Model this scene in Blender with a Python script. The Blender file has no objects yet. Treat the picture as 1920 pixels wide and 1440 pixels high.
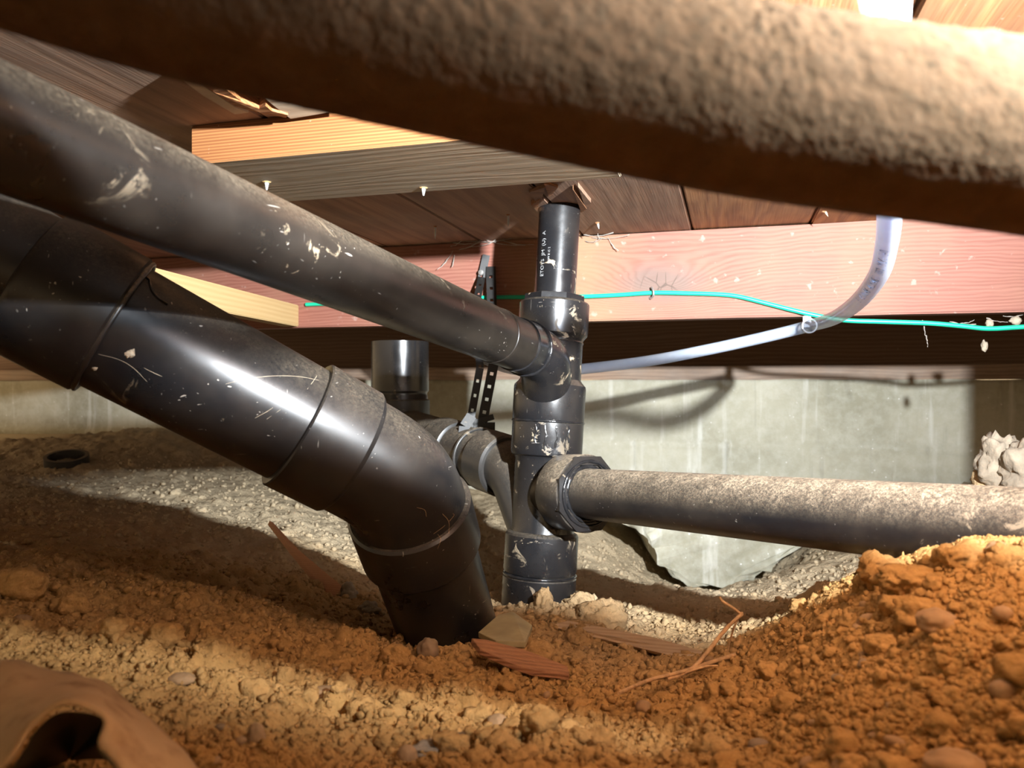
import bpy, bmesh, math, random
import numpy as np
from mathutils import Vector, Matrix, noise as mnoise

random.seed(7); np.random.seed(7)
scene = bpy.context.scene
C = scene.collection
PI = math.pi

# ------------------------------------------------------------------ camera
F, CX, CY = 1450.0, 960.0, 720.0        # focal length in pixels of the 1920x1440 frame
TH = math.radians(15.8)                 # the joist bay runs 15.8 degrees to the right of the view
H = 0.30                                # lens height
cth, sth = math.cos(TH), math.sin(TH)
cam_d = bpy.data.cameras.new('camera'); cam = bpy.data.objects.new('camera', cam_d); C.objects.link(cam)
cam.location = (0, 0, H); cam.rotation_euler = (PI/2, 0, TH)
cam_d.sensor_width = 36; cam_d.lens = 36*F/1920; cam_d.clip_start = 0.02
cam_d.dof.use_dof = True; cam_d.dof.focus_distance = 0.90; cam_d.dof.aperture_fstop = 9.0
scene.camera = cam

def W(x, d, u):                         # right, forward, up of the lens -> world
    return Vector((x*cth - d*sth, x*sth + d*cth, H + u))
def P(px, py, d):
    return W((px-CX)/F*d, d, (CY-py)/F*d)

# ------------------------------------------------------------------ world, lamp, exposure
w = bpy.data.worlds.new('crawl_space_air'); scene.world = w; w.use_nodes = True
bg = w.node_tree.nodes['Background']; bg.inputs[0].default_value = (1.0, 0.72, 0.41, 1); bg.inputs[1].default_value = 0.95
ld = bpy.data.lights.new('work_lamp', 'SPOT'); lamp = bpy.data.objects.new('work_lamp', ld); C.objects.link(lamp)
lamp.location = W(0.326, 0.075, 0.206)
aim = lamp.location + (W(-0.25, 0.92, 0.25) - W(0, 0, 0))
lamp.rotation_euler = (aim - lamp.location).to_track_quat('-Z', 'Y').to_euler()
ld.energy = 250; ld.color = (0.90, 0.955, 1.0); ld.shadow_soft_size = 0.012
ld.spot_size = math.radians(123); ld.spot_blend = 1.0
scene.view_settings.view_transform = 'Standard'
scene.view_settings.look = 'None'
scene.view_settings.exposure = 0.42
scene.view_settings.gamma = 1.0
scene.view_settings.use_curve_mapping = False

# ------------------------------------------------------------------ helpers
def tag(o, label=None, cat=None, group=None, kind=None):
    if label: o['label'] = label
    if cat: o['category'] = cat
    if group: o['group'] = group
    if kind: o['kind'] = kind
    return o
def setpar(o, parent):
    if parent is not None:
        o.parent = parent
        o.matrix_parent_inverse = parent.matrix_basis.inverted()
def empty(name, loc, label=None, cat=None, group=None):
    o = bpy.data.objects.new(name, None); C.objects.link(o); o.location = loc; o.empty_display_size = 0.02
    return tag(o, label, cat, group)
def mobj(name, verts, faces, mat, parent=None, smooth=True, loc=None):
    me = bpy.data.meshes.new(name); me.from_pydata([tuple(v) for v in verts], [], faces); me.update()
    if smooth: me.shade_smooth()
    o = bpy.data.objects.new(name, me); C.objects.link(o)
    if mat: me.materials.append(mat)
    if loc is not None: o.location = loc
    setpar(o, parent)
    return o
def bmobj(name, bm, mat, parent=None, smooth=False, loc=None, rot=None):
    me = bpy.data.meshes.new(name); bm.to_mesh(me); bm.free()
    if smooth: me.shade_smooth()
    for m in (mat if isinstance(mat, (list, tuple)) else [mat]): me.materials.append(m)
    o = bpy.data.objects.new(name, me); C.objects.link(o)
    if loc is not None: o.location = loc
    if rot is not None: o.rotation_euler = rot
    setpar(o, parent)
    return o
def frame(axis):
    a = axis.normalized(); r = Vector((0, 0, 1)) if abs(a.z) < 0.9 else Vector((1, 0, 0))
    x = a.cross(r).normalized(); y = a.cross(x).normalized()
    return a, x, y
def lathe(name, p0, axis, prof, mat, parent=None, seg=56, smooth=True, closed=False, sharp=True, spin=0.0):
    """surface of revolution; prof is a list of (distance along axis, radius)"""
    a, x, y = frame(axis); vs = []; fs = []
    rows = prof
    for t, r in rows:
        for k in range(seg):
            an = 2*PI*k/seg + spin
            vs.append(p0 + a*t + (x*math.cos(an) + y*math.sin(an))*r)
    n = len(rows)
    for i in range(n-1):
        for k in range(seg):
            k2 = (k+1) % seg
            fs.append((i*seg+k, i*seg+k2, (i+1)*seg+k2, (i+1)*seg+k))
    if closed:
        for k in range(seg):
            k2 = (k+1) % seg
            fs.append(((n-1)*seg+k, (n-1)*seg+k2, k2, k))
    else:
        fs.append(tuple(range(seg))[::-1]); fs.append(tuple((n-1)*seg+k for k in range(seg)))
    o = mobj(name, vs, fs, mat, parent, smooth)
    if smooth and sharp: o.data.set_sharp_from_angle(angle=math.radians(28))
    return o
def catmull(pts, n):
    pts = [Vector(p) for p in pts]; out = []
    ext = [pts[0]*2-pts[1]] + pts + [pts[-1]*2-pts[-2]]
    for i in range(1, len(ext)-2):
        a, b, c, d = ext[i-1:i+3]
        for k in range(n):
            t = k/n
            out.append(0.5*((2*b) + (c-a)*t + (2*a-5*b+4*c-d)*t*t + (3*b-a-3*c+d)*t**3))
    out.append(pts[-1]); return out
def sweep_data(path, rad, seg):
    vs = []; fs = []; n = len(path)
    rs = rad if isinstance(rad, (list, tuple)) else [rad]*n
    t0 = (path[1]-path[0]).normalized(); _, x, y = frame(t0)
    for i, p in enumerate(path):
        t = (path[min(i+1, n-1)] - path[max(i-1, 0)]).normalized()
        x = (x - t*x.dot(t)).normalized(); y = t.cross(x)
        for k in range(seg):
            an = 2*PI*k/seg
            vs.append(p + (x*math.cos(an) + y*math.sin(an))*rs[i])
    for i in range(n-1):
        for k in range(seg):
            k2 = (k+1) % seg
            fs.append((i*seg+k, i*seg+k2, (i+1)*seg+k2, (i+1)*seg+k))
    fs.append(tuple(range(seg))[::-1]); fs.append(tuple((n-1)*seg+k for k in range(seg)))
    return vs, fs
def sweep(name, path, rad, mat, parent=None, seg=24, smooth=True):
    vs, fs = sweep_data([Vector(p) for p in path], rad, seg)
    o = mobj(name, vs, fs, mat, parent, smooth)
    if smooth: o.data.set_sharp_from_angle(angle=math.radians(40))
    return o
def ring(name, p0, axis, R, r, mat, parent=None, seg=64, sec=8, wob=0.0):
    a, x, y = frame(axis); vs = []; fs = []
    for i in range(seg):
        an = 2*PI*i/seg; e = x*math.cos(an)+y*math.sin(an)
        q = 1 + wob*mnoise.noise(Vector((math.cos(an)*3, math.sin(an)*3, R*50)))
        for j in range(sec):
            b = 2*PI*j/sec
            vs.append(p0 + e*(R + r*q*math.cos(b)) + a*(r*q*math.sin(b)))
    for i in range(seg):
        for j in range(sec):
            i2, j2 = (i+1) % seg, (j+1) % sec
            fs.append((i*sec+j, i2*sec+j, i2*sec+j2, i*sec+j2))
    return mobj(name, vs, fs, mat, parent)
def board(name, size, loc, rot, mat, parent=None, bev=0.0015, warp=0.0, faces_mat=None, div=0):
    bm = bmesh.new(); bmesh.ops.create_cube(bm, size=1)
    for v in bm.verts: v.co = Vector((v.co.x*size[0], v.co.y*size[1], v.co.z*size[2]))
    if bev: bmesh.ops.bevel(bm, geom=bm.edges[:], offset=bev, segments=2, affect='EDGES')
    if div:
        es = [e for e in bm.edges if abs((e.verts[0].co-e.verts[1].co).x) > size[0]*0.5]
        bmesh.ops.subdivide_edges(bm, edges=es, cuts=div)
        for v in bm.verts:
            v.co += Vector((0, mnoise.noise(v.co*9+Vector((size[0]*40, 0, 0)))*warp, mnoise.noise(v.co*7+Vector((0, size[1]*70, 5)))*warp))
    if faces_mat:
        bm.normal_update()
        for f in bm.faces: f.material_index = faces_mat(f.normal)
    return bmobj(name, bm, mat, parent, loc=loc, rot=rot)

def lump(name, p, rad, mat, label=None, cat=None, group=None, seed=0, sq=(1, 1, 1), amp=.35, fr=1.6, sub=3, rotz=0.0, parent=None):
    bm = bmesh.new(); bmesh.ops.create_icosphere(bm, subdivisions=sub, radius=1.0)
    for v in bm.verts:
        n_ = v.co.normalized(); o_ = Vector((seed*3.1, seed*1.7, seed*.9))
        f_ = 1 + amp*mnoise.noise(n_*fr + o_) + amp*.45*mnoise.noise(n_*fr*2.7 + o_) + amp*.28*mnoise.noise(n_*fr*6 + o_) + amp*.16*mnoise.noise(n_*fr*13 + o_)
        v.co = Vector((n_.x*sq[0], n_.y*sq[1], n_.z*sq[2]))*f_*rad
    o = bmobj(name, bm, mat, parent, smooth=True, loc=p, rot=(0, 0, rotz))
    return tag(o, label, cat, group)

# ------------------------------------------------------------------ node materials
class N:
    def __init__(s, name, rough=0.6):
        s.m = bpy.data.materials.new(name); s.m.use_nodes = True; s.t = s.m.node_tree
        s.b = s.t.nodes['Principled BSDF']; s.b.inputs['Roughness'].default_value = rough
        s.co = s.n('ShaderNodeTexCoord'); s.obj = s.co.outputs['Object']
    def n(s, ty, **kw):
        nd = s.t.nodes.new(ty)
        for k, v in kw.items(): setattr(nd, k, v)
        return nd
    def put(s, sock, val):
        if hasattr(val, 'links') or isinstance(val, bpy.types.NodeSocket): s.t.links.new(val, sock)
        else: sock.default_value = val
    def math(s, op, a, b=0.0, c=None, clamp=False):
        nd = s.n('ShaderNodeMath', operation=op, use_clamp=clamp); s.put(nd.inputs[0], a); s.put(nd.inputs[1], b)
        if c is not None: s.put(nd.inputs[2], c)
        return nd.outputs[0]
    def map(s, vec, scale=(1, 1, 1), rot=(0, 0, 0), loc=(0, 0, 0)):
        nd = s.n('ShaderNodeMapping'); s.put(nd.inputs['Vector'], vec)
        nd.inputs['Scale'].default_value = scale; nd.inputs['Rotation'].default_value = rot; nd.inputs['Location'].default_value = loc
        return nd.outputs[0]
    def noise(s, scale, vec=None, detail=4, rough=0.55, dist=0.0):
        nd = s.n('ShaderNodeTexNoise'); s.put(nd.inputs['Vector'], vec or s.obj)
        nd.inputs['Scale'].default_value = scale; nd.inputs['Detail'].default_value = detail
        nd.inputs['Roughness'].default_value = rough; nd.inputs['Distortion'].default_value = dist
        return nd.outputs['Fac']
    def vor(s, scale, vec=None, feature='F1', out='Distance', rnd=1.0):
        nd = s.n('ShaderNodeTexVoronoi', feature=feature); s.put(nd.inputs['Vector'], vec or s.obj)
        nd.inputs['Scale'].default_value = scale; nd.inputs['Randomness'].default_value = rnd
        return nd.outputs[out]
    def rng(s, v, a, b, c=0.0, d=1.0, smooth=False):
        nd = s.n('ShaderNodeMapRange'); nd.interpolation_type = 'SMOOTHSTEP' if smooth else 'LINEAR'
        s.put(nd.inputs[0], v)
        for i, q in enumerate((a, b, c, d)): nd.inputs[i+1].default_value = q
        return nd.outputs[0]
    def mix(s, f, a, b):
        nd = s.n('ShaderNodeMix', data_type='RGBA'); s.put(nd.inputs[0], f)
        for i, q in ((6, a), (7, b)):
            s.put(nd.inputs[i], q if isinstance(q, bpy.types.NodeSocket) else (*q, 1))
        return nd.outputs[2]
    def bump(s, h, strength=0.3, dist=0.002):
        nd = s.n('ShaderNodeBump'); s.put(nd.inputs['Height'], h)
        nd.inputs['Strength'].default_value = strength; nd.inputs['Distance'].default_value = dist
        s.t.links.new(nd.outputs[0], s.b.inputs['Normal'])
    def col(s, c): s.put(s.b.inputs['Base Color'], c if isinstance(c, bpy.types.NodeSocket) else (*c, 1))
    def rough(s, r): s.put(s.b.inputs['Roughness'], r)
    def sep(s, vec):
        nd = s.n('ShaderNodeSeparateXYZ'); s.put(nd.inputs[0], vec); return nd.outputs
    def nz(s):
        g = s.n('ShaderNodeNewGeometry'); return s.sep(g.outputs['Normal'])[2]

DUST = (0.33, 0.26, 0.175)
def abs_plastic(name, dust=0.5, gloss=0.28, splat=0.5, scratch=0.5, base=(0.009, 0.009, 0.010), smudge=0.4, dust_from=0.15, spec=0.55, mud_from=0.615):
    m = N(name)
    big = m.noise(11, detail=5); fine = m.noise(330, detail=3); mid = m.noise(46, detail=6, rough=0.65)
    c = m.mix(m.math('MULTIPLY', m.rng(big, 0.42, 0.72), smudge), base, (0.036, 0.028, 0.021))
    # settled dust on everything that faces up, broken by wiped patches
    up = m.rng(m.nz(), dust_from, 1.0)
    patch = m.math('MULTIPLY', m.rng(mid, 0.22, 0.62, 0.25, 1.0), m.math('MULTIPLY', m.rng(fine, 0.34, 0.66, 0.30, 1.0), m.rng(m.noise(950, detail=2), 0.32, 0.62, 0.25, 1.0)))
    df = m.math('MULTIPLY', m.math('MULTIPLY', m.math('POWER', up, 1.3), patch), dust, clamp=True)
    c = m.mix(df, c, DUST)
    # scratches in three directions
    sc = None
    for i, (ro, s1) in enumerate((((0.4, 0.9, 0.2), (13, 300, 300)), ((1.2, 0.2, 1.9), (300, 16, 300)), ((2.2, 1.1, 0.7), (340, 340, 18)))):
        v = m.rng(m.noise(1.0, m.map(m.obj, s1, ro, (i*3.7, i, 0)), detail=1), 0.755, 0.80)
        sc = v if sc is None else m.math('MAXIMUM', sc, v)
    sc = m.math('MULTIPLY', sc, m.math('MULTIPLY', m.rng(m.noise(17, m.map(m.obj, loc=(4, 2, 1)), detail=3), 0.46, 0.62), scratch))
    c = m.mix(sc, c, (0.42, 0.38, 0.33))
    # dried mud and cement splashes
    sp = m.rng(m.noise(34, m.map(m.obj, loc=(7, 3, 9)), detail=9, rough=0.68, dist=0.9), mud_from, mud_from+0.045)
    sp = m.math('MULTIPLY', m.math('MULTIPLY', sp, m.rng(m.noise(9, m.map(m.obj, loc=(1, 8, 3)), detail=2), 0.44, 0.6)), splat, clamp=True)
    c = m.mix(sp, c, (0.30, 0.235, 0.155))
    m.col(c)
    r = m.math('ADD', m.math('ADD', m.rng(mid, 0.3, 0.75, gloss, gloss+0.10), m.rng(big, 0.4, 0.7, 0.0, 0.12)), m.math('MULTIPLY', m.math('MAXIMUM', df, sp), 0.55), clamp=True)
    m.rough(r); m.b.inputs['Specular IOR Level'].default_value = spec
    m.bump(m.math('ADD', m.math('MULTIPLY', sp, 1.0), m.math('MULTIPLY', mid, 0.15)), 0.25, 0.0008)
    return m.m

def wood(name, light, dark, period=0.004, wav=6.0, grey=0.0, greyc=(0.25, 0.22, 0.18), rough=0.75, stain=0.0, stainc=(0.05, 0.03, 0.02), bump=0.25, rnd=True, contrast=1.0):
    """boards with the grain along local X"""
    m = N(name)
    vec = m.obj
    if rnd:
        oi = m.n('ShaderNodeObjectInfo'); cb = m.n('ShaderNodeCombineXYZ')
        for i in range(3): m.put(cb.inputs[i], m.math('MULTIPLY', oi.outputs['Random'], (13.1, 7.7, 3.3)[i]))
        va = m.n('ShaderNodeVectorMath', operation='ADD'); m.put(va.inputs[0], m.obj); m.put(va.inputs[1], cb.outputs[0]); vec = va.outputs[0]
    lo = m.noise(1.0, m.map(vec, (2.2, 15, 15)), detail=3)
    x, y, z = m.sep(vec)
    ph = m.math('ADD', m.math('MULTIPLY', m.math('ADD', z, m.math('MULTIPLY', y, 0.35)), 2*PI/period), m.math('MULTIPLY', lo, wav*2*PI))
    ring_ = m.rng(m.math('SINE', ph), -1, 1)
    fib = m.noise(1.0, m.map(vec, (9, 420, 420)), detail=3)
    f = m.math('ADD', m.math('MULTIPLY', ring_, 0.6*contrast), m.math('MULTIPLY', m.rng(fib, 0.25, 0.75), 0.5), clamp=True)
    c = m.mix(f, light, dark)
    if grey: c = m.mix(m.math('MULTIPLY', m.rng(m.noise(8, vec, detail=6), 0.35, 0.65), grey), c, greyc)
    if stain: c = m.mix(m.math('MULTIPLY', m.rng(m.noise(6, m.map(vec, (0.6, 1.4, 1.4), loc=(5, 5, 5)), detail=5), 0.5, 0.66), stain), c, stainc)
    sp = m.rng(m.noise(120, vec, detail=3), 0.72, 0.76)
    c = m.mix(m.math('MULTIPLY', sp, 0.45), c, (0.5, 0.42, 0.33))
    m.col(c); m.rough(rough)
    m.bump(m.math('ADD', m.math('MULTIPLY', ring_, 0.5), fib), bump, 0.0012)
    return m

def flat(name, colr, rough=0.5, metal=0.0, nscale=60, var=0.35, bump=0.0, bscale=None):
    m = N(name, rough); a = m.noise(nscale, detail=5)
    m.col(m.mix(m.rng(a, 0.3, 0.7), tuple(q*(1-var) for q in colr), tuple(min(1, q*(1+var*0.6)) for q in colr)))
    m.b.inputs['Metallic'].default_value = metal
    if bump: m.bump(m.noise(bscale or nscale, detail=6), bump, 0.003)
    return m

def soil_mat(name, a, b, gravel=True):
    m = N(name, 0.95)
    m.obj = m.n('ShaderNodeNewGeometry').outputs['Position']
    n1 = m.noise(14, detail=6, rough=0.6); n2 = m.noise(160, detail=5, rough=0.65)
    c = m.mix(m.rng(n1, 0.3, 0.7), a, b)
    c = m.mix(m.rng(n2, 0.35, 0.8, 0.0, 0.55), c, tuple(min(1, q*1.45) for q in b))
    # paler, dusty earth near the foundation, partly lamp brightness put into the colour
    y = m.sep(m.n('ShaderNodeNewGeometry').outputs['Position'])[1]
    k = m.rng(m.math('ADD', y, m.math('MULTIPLY', m.noise(5, detail=4), 0.5)), 0.95, 1.55)
    c = m.mix(m.math('MULTIPLY', k, 0.75), c, (0.44, 0.375, 0.265))
    m.col(c); m.b.inputs['Specular IOR Level'].default_value = 0.1
    m.bump(m.math('ADD', m.math('ADD', n2, m.math('MULTIPLY', m.vor(210), -0.5)), m.math('MULTIPLY', m.noise(620, detail=3), 0.35)), 0.75, 0.0030)
    return m.m
M = {}
M['soil'] = soil_mat('crumbly_soil', (0.280, 0.157, 0.051), (0.385, 0.229, 0.083))
M['clod'] = soil_mat('soil_clod', (0.290, 0.164, 0.055), (0.395, 0.236, 0.089))
M['pebble'] = flat('pebble_stone', (0.33, 0.205, 0.10), 0.8, nscale=40, var=0.3, bump=0.15, bscale=160).m
M['pebble_grey'] = flat('grey_pebble_stone', (0.24, 0.165, 0.095), 0.75, nscale=40, var=0.35, bump=0.15, bscale=160).m
M['pale'] = flat('pale_clod', (0.32, 0.265, 0.195), 0.95, nscale=50, var=0.35, bump=0.6, bscale=120).m
M['abs'] = abs_plastic('black_pipe_plastic', base=(0.011, 0.009, 0.0075), spec=0.36, dust=0.55, gloss=0.24, splat=0.9, scratch=0.6, smudge=0.45)
M['abs_big'] = abs_plastic('black_scuffed_pipe_plastic', dust=0.40, spec=0.32, gloss=0.24, splat=0.35, scratch=0.8, smudge=0.6, dust_from=0.2)
M['abs_stack'] = abs_plastic('black_wet_stack_plastic', dust=0.5, spec=0.62, gloss=0.20, splat=1.0, mud_from=0.585, scratch=0.35, smudge=0.25)
M['abs_dusty'] = abs_plastic('black_dusty_pipe_plastic', dust=1.5, gloss=0.30, splat=0.6, scratch=0.7, smudge=0.8, dust_from=-0.15)
M['abs_back'] = abs_plastic('dusty_black_fitting_plastic', dust=0.8, gloss=0.32, splat=0.8, scratch=0.4, smudge=0.7, base=(0.02, 0.02, 0.02))
M['cement'] = flat('wet_black_cement', (0.012, 0.012, 0.013), 0.12, nscale=90, var=0.4, bump=0.3).m
M['mud'] = flat('dried_mud', (0.42, 0.34, 0.24), 0.9, nscale=70, var=0.4, bump=0.5).m
M['strap'] = flat('black_strap_plastic', (0.012, 0.011, 0.010), 0.45).m
M['wire'] = flat('green_wire_insulation', (0.01, 0.42, 0.24), 0.35, var=0.1).m
M['steel'] = flat('dull_steel', (0.55, 0.54, 0.52), 0.4, metal=0.8, var=0.3).m
M['screw'] = flat('white_screw_coat', (0.45, 0.46, 0.46), 0.45, var=0.25).m
M['web'] = flat('cobweb_silk', (0.34, 0.30, 0.26), 0.9).m
M['dark'] = flat('dark_void_wood', (0.05, 0.035, 0.022), 0.9).m
M['plank'] = wood('subfloor_plank_wood', (0.36, 0.205, 0.120), (0.21, 0.108, 0.062), 0.012, 4.0, grey=0.35, greyc=(0.24, 0.19, 0.15), stain=0.4).m
M['plank_orange'] = wood('orange_subfloor_plank_wood', (0.42, 0.190, 0.060), (0.22, 0.082, 0.024), 0.014, 6.0, grey=0.2, greyc=(0.36, 0.26, 0.17), stain=0.25, stainc=(0.16, 0.07, 0.03)).m
M['beam'] = None
M['grey_board'] = wood('weathered_board_wood', (0.56, 0.45, 0.31), (0.42, 0.325, 0.21), 0.006, 5.0, grey=0.6, greyc=(0.48, 0.41, 0.31), contrast=0.6).m
M['sawn'] = wood('sawn_orange_wood', (0.31, 0.135, 0.043), (0.165, 0.054, 0.014), 0.0030, 0.35, rough=0.7, rnd=False, contrast=1.25).m
M['yellow'] = wood('fresh_yellow_wood', (0.47, 0.325, 0.15), (0.40, 0.26, 0.11), 0.008, 1.5, rnd=False).m
M['sill'] = wood('sill_plate_wood', (0.40, 0.27, 0.18), (0.24, 0.15, 0.10), 0.010, 4.0, grey=0.5, greyc=(0.30, 0.26, 0.22), stain=0.4).m
M['rim'] = wood('rim_joist_wood', (0.22, 0.14, 0.09), (0.14, 0.08, 0.05), 0.010, 4.0).m
M['cedar'] = wood('cedar_splinter_wood', (0.36, 0.175, 0.08), (0.20, 0.085, 0.036), 0.004, 7.0, bump=0.8, contrast=0.6).m
M['stake'] = wood('pink_stake_wood', (0.50, 0.27, 0.155), (0.40, 0.20, 0.105), 0.003, 3.0, contrast=0.5).m
M['lath'] = wood('pale_lath_wood', (0.50, 0.36, 0.22), (0.36, 0.235, 0.13), 0.004, 1.5).m
M['slab'] = flat('olive_slab', (0.40, 0.33, 0.17), 0.6, nscale=30, var=0.25).m
M['twig'] = flat('root_bark', (0.50, 0.31, 0.15), 0.8, nscale=120, var=0.4, bump=0.5).m
M['sheet'] = None

def beam_material():
    """red fir joist, cathedral grain swirling round a knot"""
    m = N('red_fir_joist_wood', 0.7)
    x, y, z = m.sep(m.obj)
    kx, kz = KNOT
    dx = m.math('MULTIPLY', m.math('SUBTRACT', x, kx), 14.0); dz = m.math('MULTIPLY', m.math('SUBTRACT', z, kz), 30.0)
    r2 = m.math('ADD', m.math('MULTIPLY', dx, dx), m.math('MULTIPLY', dz, dz))
    wrp = m.math('DIVIDE', 1.0, m.math('ADD', 1.0, r2))
    lo = m.noise(1.0, m.map(m.obj, (2.6, 9, 9)), detail=4)
    ph = m.math('ADD', m.math('ADD', m.math('MULTIPLY', z, 2*PI/0.0062), m.math('MULTIPLY', lo, 60.0)), m.math('MULTIPLY', wrp, 60.0))
    rg = m.math('POWER', m.rng(m.math('SINE', ph), -1, 1), 1.6)
    fib = m.noise(1.0, m.map(m.obj, (7, 380, 380)), detail=3)
    f = m.math('ADD', m.math('MULTIPLY', rg, 0.42), m.math('MULTIPLY', m.rng(fib, 0.25, 0.75), 0.4), clamp=True)
    c = m.mix(f, (0.265, 0.106, 0.073), (0.160, 0.047, 0.029))
    c = m.mix(m.math('MULTIPLY', m.rng(m.noise(5, detail=5), 0.45, 0.65), 0.4), c, (0.26, 0.135, 0.08))
    near = m.rng(x, kx-0.16, kx-0.02, 1.0, 0.0)
    c = m.mix(m.math('MULTIPLY', m.math('MULTIPLY', near, m.rng(x, kx-0.30, kx-0.22, 0.0, 1.0)), m.rng(m.noise(18, detail=5), 0.3, 0.6, 0.4, 0.9)), c, (0.27, 0.16, 0.08))
    halo = m.rng(m.math('ADD', r2, m.math('MULTIPLY', m.noise(30, detail=4), 0.9)), 0.7, 1.9, 1.0, 0.0)
    c = m.mix(m.math('MULTIPLY', halo, 0.8), c, (0.125, 0.088, 0.072))
    crack = m.rng(m.vor(38, m.map(m.obj, (1.0, 1, 0.55)), feature='DISTANCE_TO_EDGE'), 0.0, 0.035, 0.8, 0.0)
    c = m.mix(m.math('MULTIPLY', crack, m.rng(r2, 0.12, 0.34, 1.0, 0.0)), c, (0.05, 0.03, 0.02))
    c = m.mix(m.math('MULTIPLY', m.rng(m.noise(60, detail=5), 0.64, 0.70), 0.4), c, (0.40, 0.31, 0.26))
    m.col(c); m.bump(m.math('ADD', rg, fib), 0.25, 0.0012)
    return m.m

def concrete_mat(name, tone=1.0):
    m = N(name, 0.9)
    n1 = m.noise(3.2, detail=6); n2 = m.noise(45, detail=6, rough=0.65)
    c = m.mix(m.rng(n1, 0.35, 0.65), (0.29*tone, 0.275*tone, 0.20*tone), (0.46*tone, 0.435*tone, 0.335*tone))
    c = m.mix(m.rng(n2, 0.4, 0.8, 0, 0.4), c, (0.62*tone, 0.61*tone, 0.54*tone))
    run = m.noise(1.0, m.map(m.obj, (26, 26, 1.6)), detail=4)
    c = m.mix(m.math('MULTIPLY', m.rng(run, 0.58, 0.72), 0.55), c, (0.74*tone, 0.74*tone, 0.69*tone))
    run2 = m.noise(1.0, m.map(m.obj, (34, 34, 2.2), loc=(3, 1, 2)), detail=4)
    c = m.mix(m.math('MULTIPLY', m.rng(run2, 0.60, 0.74), 0.5), c, (0.24, 0.23, 0.19))
    c = m.mix(m.math('MULTIPLY', m.rng(m.vor(60), 0.05, 0.13, 1.0, 0.0), m.rng(n2, 0.5, 0.62)), c, (0.80, 0.80, 0.77))
    m.col(c); m.bump(m.math('ADD', n2, m.math('MULTIPLY', n1, 0.5)), 0.45, 0.004)
    return m.m
M['concrete'] = concrete_mat('foundation_concrete')
M['chunk'] = concrete_mat('broken_concrete', 1.02)

def pipe_front_mat():
    m = N('dirt_crusted_pipe', 0.9); m.b.inputs['Specular IOR Level'].default_value = 0.06
    b1 = m.noise(190, detail=2); b2 = m.noise(75, detail=4)
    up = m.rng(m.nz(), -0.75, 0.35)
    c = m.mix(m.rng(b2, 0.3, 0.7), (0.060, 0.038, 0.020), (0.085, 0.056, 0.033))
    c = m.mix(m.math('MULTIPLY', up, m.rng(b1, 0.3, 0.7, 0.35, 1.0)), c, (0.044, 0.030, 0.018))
    m.col(c); m.bump(m.math('ADD', b1, m.math('MULTIPLY', b2, 0.5)), 0.6, 0.002)
    return m.m
def tube_mat():
    m = N('translucent_white_tube', 0.3)
    m.col(m.mix(m.rng(m.noise(25, detail=3), 0.3, 0.7), (0.42, 0.47, 0.56), (0.52, 0.57, 0.66)))
    m.b.inputs['Transmission Weight'].default_value = 0.0
    m.b.inputs['Subsurface Weight'].default_value = 1.0; m.b.inputs['Subsurface Radius'].default_value = (0.020, 0.022, 0.026)
    m.b.inputs['Subsurface Scale'].default_value = 1.0
    tr = m.n('ShaderNodeBsdfTransparent'); tr.inputs[0].default_value = (0.86, 0.90, 0.96, 1)
    mx = m.n('ShaderNodeMixShader'); mx.inputs[0].default_value = 0.38
    m.t.links.new(m.b.outputs[0], mx.inputs[1]); m.t.links.new(tr.outputs[0], mx.inputs[2])
    m.t.links.new(mx.outputs[0], m.t.nodes['Material Output'].inputs[0])
    return m.m
M['tube'] = tube_mat(); M['front'] = pipe_front_mat()
M['ink'] = flat('blue_grey_ink', (0.20, 0.27, 0.42), 0.7, var=0.5).m
M['print'] = flat('white_pipe_print', (0.34, 0.34, 0.34), 0.7, nscale=300, var=0.8).m
def sheet_mat():
    m = N('dust_covered_sheet', 0.85)
    a = m.noise(12, detail=5); b = m.noise(60, detail=5)
    c = m.mix(m.rng(a, 0.3, 0.7), (0.30, 0.19, 0.085), (0.42, 0.29, 0.16))
    c = m.mix(m.rng(b, 0.5, 0.7, 0, 0.7), c, (0.17, 0.09, 0.035))
    m.col(c); m.bump(b, 0.3, 0.002); return m.m
M['sheet'] = sheet_mat()

# ------------------------------------------------------------------ ground heights
ctrl = []                                # (px, py, depth): places on the earth that the photo shows
for q in ((0,880,1.95),(0,935,1.55),(0,1050,.86),(0,1200,.58),(0,1440,.375),(-300,1000,1.2),(-300,1300,.5),(-250,860,2.1),
          (100,850,2.1),(250,830,2.2),(250,900,1.80),(250,960,1.45),(250,1100,.80),(250,1250,.56),(250,1440,.40),
          (480,875,2.1),(480,900,1.90),(500,1000,1.38),(560,1060,1.16),(500,1200,.68),(500,1320,.53),(500,1440,.425),
          (640,1120,.99),(700,1195,.80),(700,1300,.60),(700,1440,.45),(620,990,1.45),(700,960,1.75),
          (840,1200,.86),(840,1245,.73),(900,1330,.57),(960,1440,.45),(880,1120,1.2),(850,960,1.95),
          (1010,1118,1.06),(1000,1155,.97),(1100,1185,.9),(1100,1255,.75),(1000,1040,1.6),
          (1150,1075,1.45),(1240,1112,1.50),(1330,1110,1.58),(1400,1106,1.58),(1250,1132,1.15),(1300,1185,.95),(1300,1255,.72),(1300,1340,.56),(1300,1440,.43),
          (1400,1125,1.12),(1440,1080,1.35),(1520,1050,1.38),(1600,1020,1.45),(1420,1190,.83),(1450,1250,.66),(1450,1350,.50),
          (1530,1100,.86),(1600,1070,.72),(1650,1045,.615),(1750,1018,.575),(1900,1008,.53),(2100,1000,.5),(2100,1300,.36),
          (1650,1150,.52),(1650,1300,.43),(1650,1440,.365),(1900,1200,.43),(1900,1440,.34)):
    p = P(*q); ctrl.append((p.x, p.y, p.z))
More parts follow.
